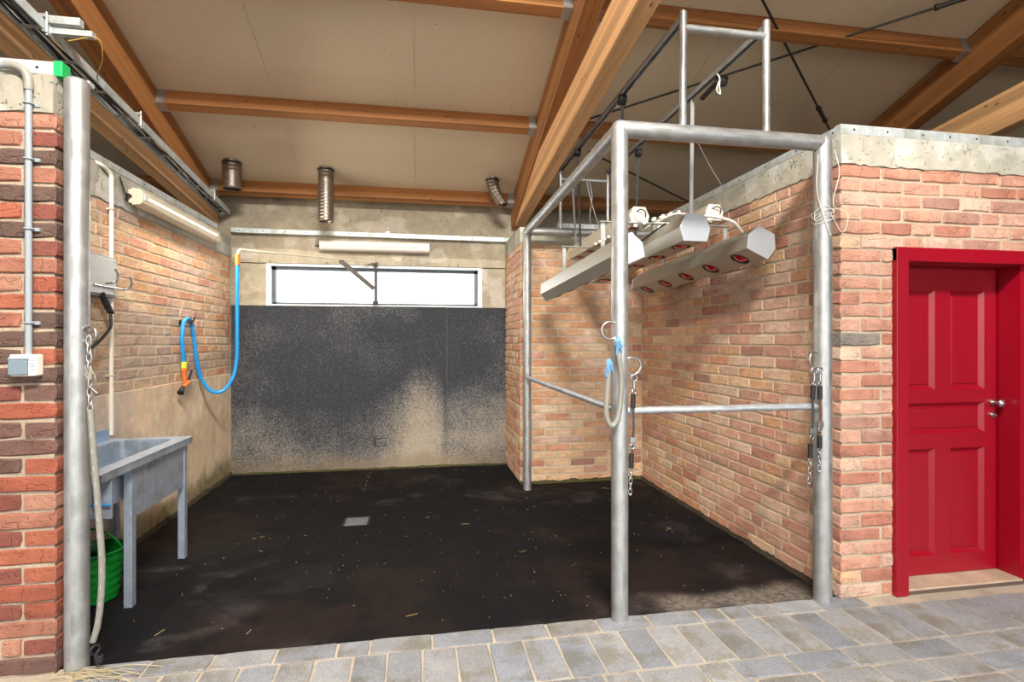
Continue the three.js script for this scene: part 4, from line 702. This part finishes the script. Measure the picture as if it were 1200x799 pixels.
// ---------- sink ----------
{
  const x0 = XL + 0.014, x1 = -1.46, z0 = -3.84, z1 = -2.80, YT = 0.775, cx = (x0 + x1) / 2, cz = (z0 + z1) / 2, W = x1 - x0, Lz = z1 - z0;
  const t = thing('utility_sink', 'stainless steel wash sink on square legs against the left wall', 'sink', [cx, 0, cz]);
  const s = rrect(W, Lz, 0.006); s.holes.push(rrect(W - 0.15, Lz - 0.16, 0.06, THREE.Path)); const g = extr(s, 0.006, 0.0015); g.rotateX(-Math.PI / 2); g.translate(0, YT - 0.006, 0); mesh('top', uvm(g), inox, t);
  mesh('rim', [boxAt(W / 2 - 0.004, W / 2, YT - 0.042, YT - 0.001, -Lz / 2, Lz / 2), boxAt(-W / 2, W / 2, YT - 0.042, YT - 0.001, -Lz / 2, -Lz / 2 + 0.004), boxAt(-W / 2, W / 2, YT - 0.042, YT - 0.001, Lz / 2 - 0.004, Lz / 2)], inox, t);
  const bw = rrect(W - 0.15, Lz - 0.16, 0.06); bw.holes.push(rrect(W - 0.158, Lz - 0.168, 0.057, THREE.Path)); const bg = extr(bw, 0.20); bg.rotateX(-Math.PI / 2); bg.translate(0, YT - 0.206, 0); const fl = extr(rrect(W - 0.15, Lz - 0.16, 0.06), 0.004); fl.rotateX(-Math.PI / 2); fl.translate(0, YT - 0.21, 0); mesh('basin', [uvm(bg), uvm(fl)], inox, t); mesh('drain', cyl(V(0, YT - 0.206, 0), V(0, YT - 0.203, 0), 0.03, 20), darkMetal, t);
  const ax = W / 2 - 0.04, az = Lz / 2 - 0.05, ab = 0.468;
  for (const sx of [-1, 1]) for (const sz of [-1, 1]) { const bz = sz > 0 ? -3.125 - cz - 0.02 : -az; mesh('leg', boxAt(sx * ax - 0.02, sx * ax + 0.02, 0.0, YT - 0.04, bz - 0.02, bz + 0.02), inox, t); }
  const zn = -3.125 - cz - 0.02;
  mesh('apron', boxAt(ax + 0.004, ax + 0.016, ab, YT - 0.04, -az + 0.02, zn - 0.02), inox, t, 'blue-grey front apron'); { const pr = onZ(131, 608, -2.90); mesh('apron', boxAt(-W / 2 + 0.01, pr.x - cx, pr.y, YT - 0.04, -2.91 - cz, -2.90 - cz), inox, t); } mesh('apron', boxAt(-ax + 0.02, ax - 0.02, ab, YT - 0.04, -az - 0.006, -az + 0.006), inox, t);
  mesh('pipe', cyl(V(-0.1, 0.61, -2.885 - cz), V(onZ(131, 608, -2.9).x - cx, 0.61, -2.885 - cz), 0.005, 8), blueHose, t, 'thin blue water line');
  mesh('splashback', boxAt(-W / 2, -W / 2 + 0.008, YT, YT + 0.07, -Lz / 2 + 0.05, Lz / 2), M({ color: hex('#9dbfe0'), roughness: 0.4, metalness: 0.4 }), t, 'pale blue steel splashback');
}
// green bucket under the sink
{
  const c = onY(122, 703, 0); const t = thing('bucket', 'green ribbed plastic bucket under the sink', 'bucket', [c.x - 0.06, -0.004, c.z - 0.03]);
  const pr = []; for (let i = 0; i <= 24; i++) { const y = 0.27 * i / 24; pr.push(new THREE.Vector2(0.105 + 0.035 * i / 24 + (i % 4 === 0 ? 0.004 : 0), y)); } for (let i = 24; i >= 0; i--) pr.push(new THREE.Vector2(0.10 + 0.035 * i / 24, 0.006 + 0.264 * i / 24)); pr.push(new THREE.Vector2(0, 0.006)); pr.unshift(new THREE.Vector2(0, 0));
  mesh('body', new THREE.LatheGeometry(pr, 36), greenPl, t); mesh('rim', torusG(V(0, 0.27, 0), 0.141, 0.007, V(0, 1, 0), Math.PI * 2, 0, 36), greenPl, t); mesh('handle', tubeG([V(-0.14, 0.26, 0), V(-0.1, 0.36, 0.05), V(0, 0.40, 0.06), V(0.1, 0.36, 0.05), V(0.14, 0.26, 0)], 0.006, 30, 8), greenPl, t);
}
// ---------- left wall fittings ----------
{
  const p = onX(130, 330, XL + 0.02), t = thing('water_pipe', 'thin white pipe running down the left wall to the sink', 'pipe', [XL + 0.022, 0, p.z]);
  mesh('pipe', tubeG([V(0.0, 0.80, 0), V(0, 1.6, 0), V(0, 2.4, 0), V(0, 2.455, 0.004), V(-0.004, 2.475, 0.03), V(-0.006, 2.49, 0.09), V(-0.03, 2.50, 0.14)], 0.0125, 90, 12), whitePl, t); for (const y of [1.18, 2.24]) mesh('clip', [torusG(V(0, y, 0), 0.015, 0.004, V(0, 1, 0)), boxAt(-0.022, 0.0, y - 0.006, y + 0.006, -0.02, 0.02)], creamPl, t);
}
{
  const a = onX(126, 303, XL), b = onX(126, 350, XL), t = thing('junction_panel', 'pale grey electrical panel on the left wall behind the post', 'electrical panel', [XL + 0.004, b.y, a.z]);
  const h = a.y - b.y; mesh('box', rbox(0.05, h, 0.36, 0.008, 0.026, h / 2, 0.19, 2), greyPl, t); mesh('lid', rbox(0.012, h - 0.03, 0.33, 0.004, 0.054, h / 2, 0.19, 2), M({ color: hex('#d3d8d6'), roughness: 0.5 }), t); for (const sy of [0.03, h - 0.03]) mesh('screw', cyl(V(0.058, sy, 0.05), V(0.064, sy, 0.05), 0.006, 8), galv, t);
  const pts = []; for (let i = 0; i <= 70; i++) { const f = i / 70, q = i * 0.9; pts.push(V(0.05 + Math.cos(q) * 0.016 + 0.02 * f, 0.02 - 0.12 * f, 0.17 - 0.06 * f + Math.sin(q) * 0.016)); } const cb = thing('coiled_cable', 'black coiled cable hanging below the grey panel', 'cable', [XL + 0.004, b.y, a.z]); mesh('coil', tubeG(pts, 0.006, 260, 6), blackPl, cb); mesh('tail', tubeG([V(0.07, -0.1, 0.11), V(0.08, -0.18, 0.13), V(0.075, -0.26, 0.22), V(0.07, -0.33, 0.34)], 0.009, 40, 8), blackPl, cb);
  const hk = thing('double_hook', 'chrome double hook on a bar in front of the grey panel', 'hook', [XL + 0.07, b.y + 0.06, a.z + 0.06]); mesh('bar', cyl(V(0, 0, 0.22), V(0, 0, -0.05), 0.006, 10), chrome, hk); mesh('hook', tubeG([V(0, 0, -0.04), V(0.012, 0.0, -0.09), V(0.04, 0.02, -0.105), V(0.05, 0.055, -0.10), V(0.045, 0.08, -0.09)], 0.0065, 30, 8), chrome, hk); mesh('hook', tubeG([V(0, 0.02, 0.1), V(0.03, 0.03, 0.07), V(0.05, 0.07, 0.06), V(0.045, 0.11, 0.08)], 0.0065, 30, 8), chrome, hk); mesh('foot', [cyl(V(-0.012, 0, 0.15), V(0, 0, 0.15), 0.01, 8), cyl(V(-0.012, 0, 0.0), V(0, 0, 0.0), 0.01, 8)], chrome, hk);
}
{ // conduit and socket on the dark brick wall end
  const x = -1.592, z = ZF + 0.018, t = thing('conduit', 'grey plastic conduit running up the dark brick wall end', 'conduit', [0, 0, 0]);
  mesh('pipe', tubeG([V(x, 1.34, z), V(x, 1.8, z), V(x, 2.40, z), V(x, 2.47, z), V(x - 0.015, 2.515, z), V(x - 0.05, 2.535, z), V(x - 0.12, 2.535, z - 0.01)], 0.0125, 90, 12), greyPl, t);
  mesh('bend_sleeve', tubeG([V(x, 2.44, z), V(x - 0.002, 2.485, z), V(x - 0.016, 2.518, z), V(x - 0.05, 2.537, z), V(x - 0.085, 2.537, z)], 0.0165, 40, 14), M({ color: hex('#8b8780'), roughness: 0.5 }), t);
  for (const y of [1.475, 1.865, 2.155, 2.385]) mesh('clip', [torusG(V(x, y, z), 0.0155, 0.004, V(0, 1, 0)), boxAt(x - 0.014, x + 0.034, y - 0.007, y + 0.007, ZF - 0.004, ZF + 0.008)], greyPl, t);
  const k = thing('socket_box', 'grey and white surface socket with a slate lid on the dark brick wall end', 'socket', [-1.595, 1.255, ZF]); mesh('box', rbox(0.098, 0.09, 0.05, 0.008, 0, 0.045, 0.025, 3), whitePl, k); mesh('lid', rbox(0.07, 0.062, 0.018, 0.006, -0.012, 0.036, 0.052, 3), slatePl, k, 'slate grey flap'); mesh('hinge', cyl(V(-0.045, 0.072, 0.054), V(0.025, 0.072, 0.054), 0.006, 10), greyPl, k); const g = []; for (let i = 0; i < 4; i++) g.push(boxAt(0.028, 0.046, 0.025 + i * 0.012, 0.03 + i * 0.012, 0.046, 0.0515)); mesh('vent', g, greyPl, k);
}

// ---------- red door ----------
{
  const fr = thing('door_frame', 'glossy red timber door frame in the front brick wall', 'door frame', [0, 0, ZF]);
  const z0 = -0.02, z1 = 0.022;
  mesh('casing', rbox(0.078, DY - 0.0, 0.042, 0.004, DX0 + 0.035, DY / 2 - 0.003, 0.004), redPaint, fr); mesh('casing', rbox(0.078, DY, 0.042, 0.004, DX1 + 0.085, DY / 2 - 0.003, 0.004), redPaint, fr); mesh('casing', rbox(DX1 - DX0 + 0.128, 0.078, 0.042, 0.004, (DX0 + DX1) / 2 + 0.06, DY - 0.037, 0.0045), redPaint, fr);
  mesh('jamb', boxAt(DX0 + 0.01, DX0 + 0.06, 0.0, DY - 0.02, -0.19, -0.016), redPaint, fr); mesh('jamb', boxAt(DX1, DX1 + 0.05, 0.0, DY - 0.02, -0.19, -0.016), redPaint, fr); mesh('head_jamb', boxAt(DX0 + 0.06, DX1, DY - 0.08, DY - 0.02, -0.19, -0.016), redPaint, fr); mesh('jamb_bead', boxAt(DX1 + 0.035, DX1 + 0.05, 0, DY - 0.08, -0.016, 0.0), redPaint, fr);
  const st = thing('door_step', 'pale pinkish stone doorstep under the red door', 'doorstep', [0, 0, ZF]); mesh('slab', uvm(rbox(DX1 - DX0 - 0.062, 0.028, 0.2, 0.004, (DX0 + DX1) / 2 + 0.029, 0.008, -0.098)), stoneStep, st); mesh('nosing', boxAt(DX0 + 0.065, DX1 - 0.002, -0.006, 0.012, 0.0, 0.008), M({ color: hex('#5a4a42'), roughness: 0.8 }), st, 'dark front edge');
  // leaf: stiles and rails around recessed, raised-and-fielded panels
  const X0 = DX0 + 0.062, X1 = DX1 - 0.012, Y0 = 0.026, Y1 = DY - 0.082, zf = -0.14, d = thing('door_1', undefined, undefined, [0, 0, ZF]); d.name = 'door_1'; d.userData.kind = 'structure'; d.userData.label = 'glossy red panelled door with a silver knob';
  const sl = X0 + 0.118, sr = X1 - 0.082, mid0 = (sl + sr) / 2 - 0.052, mid1 = (sl + sr) / 2 + 0.052;
  const rows = [[0.135, 0.765], [0.852, 1.035], [1.112, 1.70]];
  mesh('stile', boxAt(X0, sl, Y0, Y1, zf - 0.04, zf), redPaint, d); mesh('stile', boxAt(sr, X1, Y0, Y1, zf - 0.04, zf), redPaint, d);
  for (const [a, b] of [[Y0, rows[0][0]], [rows[0][1], rows[1][0]], [rows[1][1], rows[2][0]], [rows[2][1], Y1]]) mesh('rail', boxAt(sl, sr, a, b, zf - 0.04, zf), redPaint, d);
  for (const k of [0, 2]) mesh('muntin', boxAt(mid0, mid1, rows[k][0], rows[k][1], zf - 0.04, zf), redPaint, d);
  const panel = (x0, x1, y0, y1) => {   // sloped moulding down to the field, then the raised centre
    const pos = [], w = 0.022, quad = (a, b, c, e) => pos.push(...a, ...b, ...c, ...a, ...c, ...e), r = (i, z) => [[x0 + i, y0 + i, z], [x1 - i, y0 + i, z], [x1 - i, y1 - i, z], [x0 + i, y1 - i, z]];
    const rings = [r(0, zf - 0.002), r(w, zf - 0.022), r(w + 0.008, zf - 0.022), r(w + 0.012, zf - 0.016)]; for (let k = 0; k < 3; k++) for (let i = 0; i < 4; i++) { const n = (i + 1) % 4; quad(rings[k][i], rings[k][n], rings[k + 1][n], rings[k + 1][i]); } quad(...rings[3]);
    const b = r(0, zf - 0.035); for (let i = 0; i < 4; i++) { const n = (i + 1) % 4; quad(b[i], b[n], rings[0][n], rings[0][i]); } quad(b[3], b[2], b[1], b[0]);
    const g = new THREE.BufferGeometry(); g.setAttribute('position', new THREE.Float32BufferAttribute(pos, 3)); mesh('panel', uvm(g), redPaint, d);
  };
  for (const k of [0, 2]) { panel(sl, mid0, ...rows[k]); panel(mid1, sr, ...rows[k]); } panel(sl, sr, ...rows[1]);
  const kx = X1 - 0.028; mesh('knob', [cyl(V(kx, 1.03, zf), V(kx, 1.03, zf + 0.008), 0.022, 20), cyl(V(kx, 1.03, zf + 0.008), V(kx, 1.03, zf + 0.04), 0.010, 16), (() => { const g = new THREE.SphereGeometry(0.024, 20, 14); g.scale(1, 1, 0.75); g.translate(kx, 1.03, zf + 0.052); return g; })()], chrome, d, 'polished round knob');
  mesh('lock', [cyl(V(kx - 0.002, 0.955, zf), V(kx - 0.002, 0.955, zf + 0.008), 0.018, 20), cyl(V(kx - 0.002, 0.955, zf + 0.008), V(kx - 0.002, 0.955, zf + 0.022), 0.010, 16)], chrome, d, 'round lock cylinder');
}

// ---------- wet dirt and moss gathered in the floor corners ----------
{
  const dirtM = M({ color: hex('#33291c'), map: tSand, bumpMap: tSandB, bumpScale: 0.006, roughness: 0.95 }), mossM = M({ color: hex('#4a4a26'), map: tSand, bumpMap: tSandB, bumpScale: 0.006, roughness: 0.95 });
  const ridge = (p, q, n, seed, hMax) => {        // low irregular bank of dirt from p to q, leaning on the wall whose face looks along n
    const R = rng(seed), L = p.distanceTo(q), k = Math.round(L / 0.03), pos = []; let a = null;
    for (let i = 0; i <= k; i++) { const c = p.clone().lerp(q, i / k), h = hMax * (0.25 + 0.75 * fbm(i / k, 0.5, 24, 2, 4, seed)) * (0.7 + 0.5 * R()), w = 0.012 + 0.035 * fbm(i / k, 0.2, 30, 2, 3, seed + 5) + 0.006 * R(); const b = [c.clone().addScaledVector(n, -0.004).setY(h), c.clone().addScaledVector(n, w * 0.4).setY(h * 0.45), c.clone().addScaledVector(n, w).setY(-0.006)]; if (a) for (let j = 0; j < 2; j++) { for (const v of [a[j], b[j], b[j + 1], a[j], b[j + 1], a[j + 1]]) pos.push(v.x, v.y, v.z); } a = b; }
    const g = new THREE.BufferGeometry(); g.setAttribute('position', new THREE.Float32BufferAttribute(pos, 3)); return uvm(g);
  };
  single('dirt_line', ridge(V(XR, 0, ZF - 0.05), V(XR, 0, ZP), V(-1, 0, 0), 501, 0.03), dirtM, 'dark wet dirt along the foot of the right wall', 'dirt', null, 'stuff');
  single('dirt_line', ridge(V(XR, 0, ZP), V(XP, 0, ZP), V(0, 0, 1), 502, 0.04), mossM, 'mossy dirt along the foot of the brick pier', 'dirt', null, 'stuff');
  single('dirt_line', ridge(V(XP, 0, ZB + 0.026), V(XL + 0.012, 0, ZB + 0.026), V(0, 0, 1), 503, 0.022), mossM, 'mossy dirt along the foot of the rubber wall mats', 'dirt', null, 'stuff');
  single('dirt_line', ridge(V(XL + 0.012, 0, ZB + 0.03), V(XL + 0.012, 0, -2.85), V(1, 0, 0), 504, 0.035), dirtM, 'dark dirt along the foot of the left wall', 'dirt', null, 'stuff');
}

// ---------- straw on the floor and paving ----------
{
  const R = rng(606), n = 240, g = new THREE.BoxGeometry(1, 0.0022, 0.0028), im = new THREE.InstancedMesh(g, strawM, n), o = new THREE.Object3D(), c = new THREE.Color();
  for (let i = 0; i < n; i++) { const x = XL + 0.5 + R() * 3.6, z = -2.65 - R() * 3.3; const L = R() < 0.08 ? 0.02 + R() * 0.05 : 0.003 + R() * 0.01; const bad = x > 0.9 && z < ZP + 0.1; o.position.set(bad ? -0.5 : x, -0.0015, z); o.rotation.set(0, R() * 6.3, 0); o.scale.set(L, 1, 1); o.updateMatrix(); im.setMatrixAt(i, o.matrix); im.setColorAt(i, c.setHSL(0.11, 0.3, 0.35 + 0.35 * R())); }
  im.name = 'straw_bits'; shade(im); info(im, 'tiny straw bits scattered over the black floor', 'straw', null, 'stuff'); scene.add(im);
  const gs = []; for (let i = 0; i < 26; i++) { const x = -1.5 + R() * 0.32, z = -2.5 + (R() - 0.5) * 0.1, a = -0.15 + (R() - 0.5) * 0.9, L = 0.08 + 0.16 * R(); gs.push(tubeG([V(x - L / 2 * Math.cos(a), 0.006, z + L / 2 * Math.sin(a)), V(x, 0.010 + 0.012 * R(), z), V(x + L / 2 * Math.cos(a), 0.006, z - L / 2 * Math.sin(a))], 0.0014, 8, 5)); }
  single('straw_wisp', gs, strawM, 'wisp of long straw at the foot of the left post', 'straw', null, 'stuff');
}

renderer.render(scene, camera);
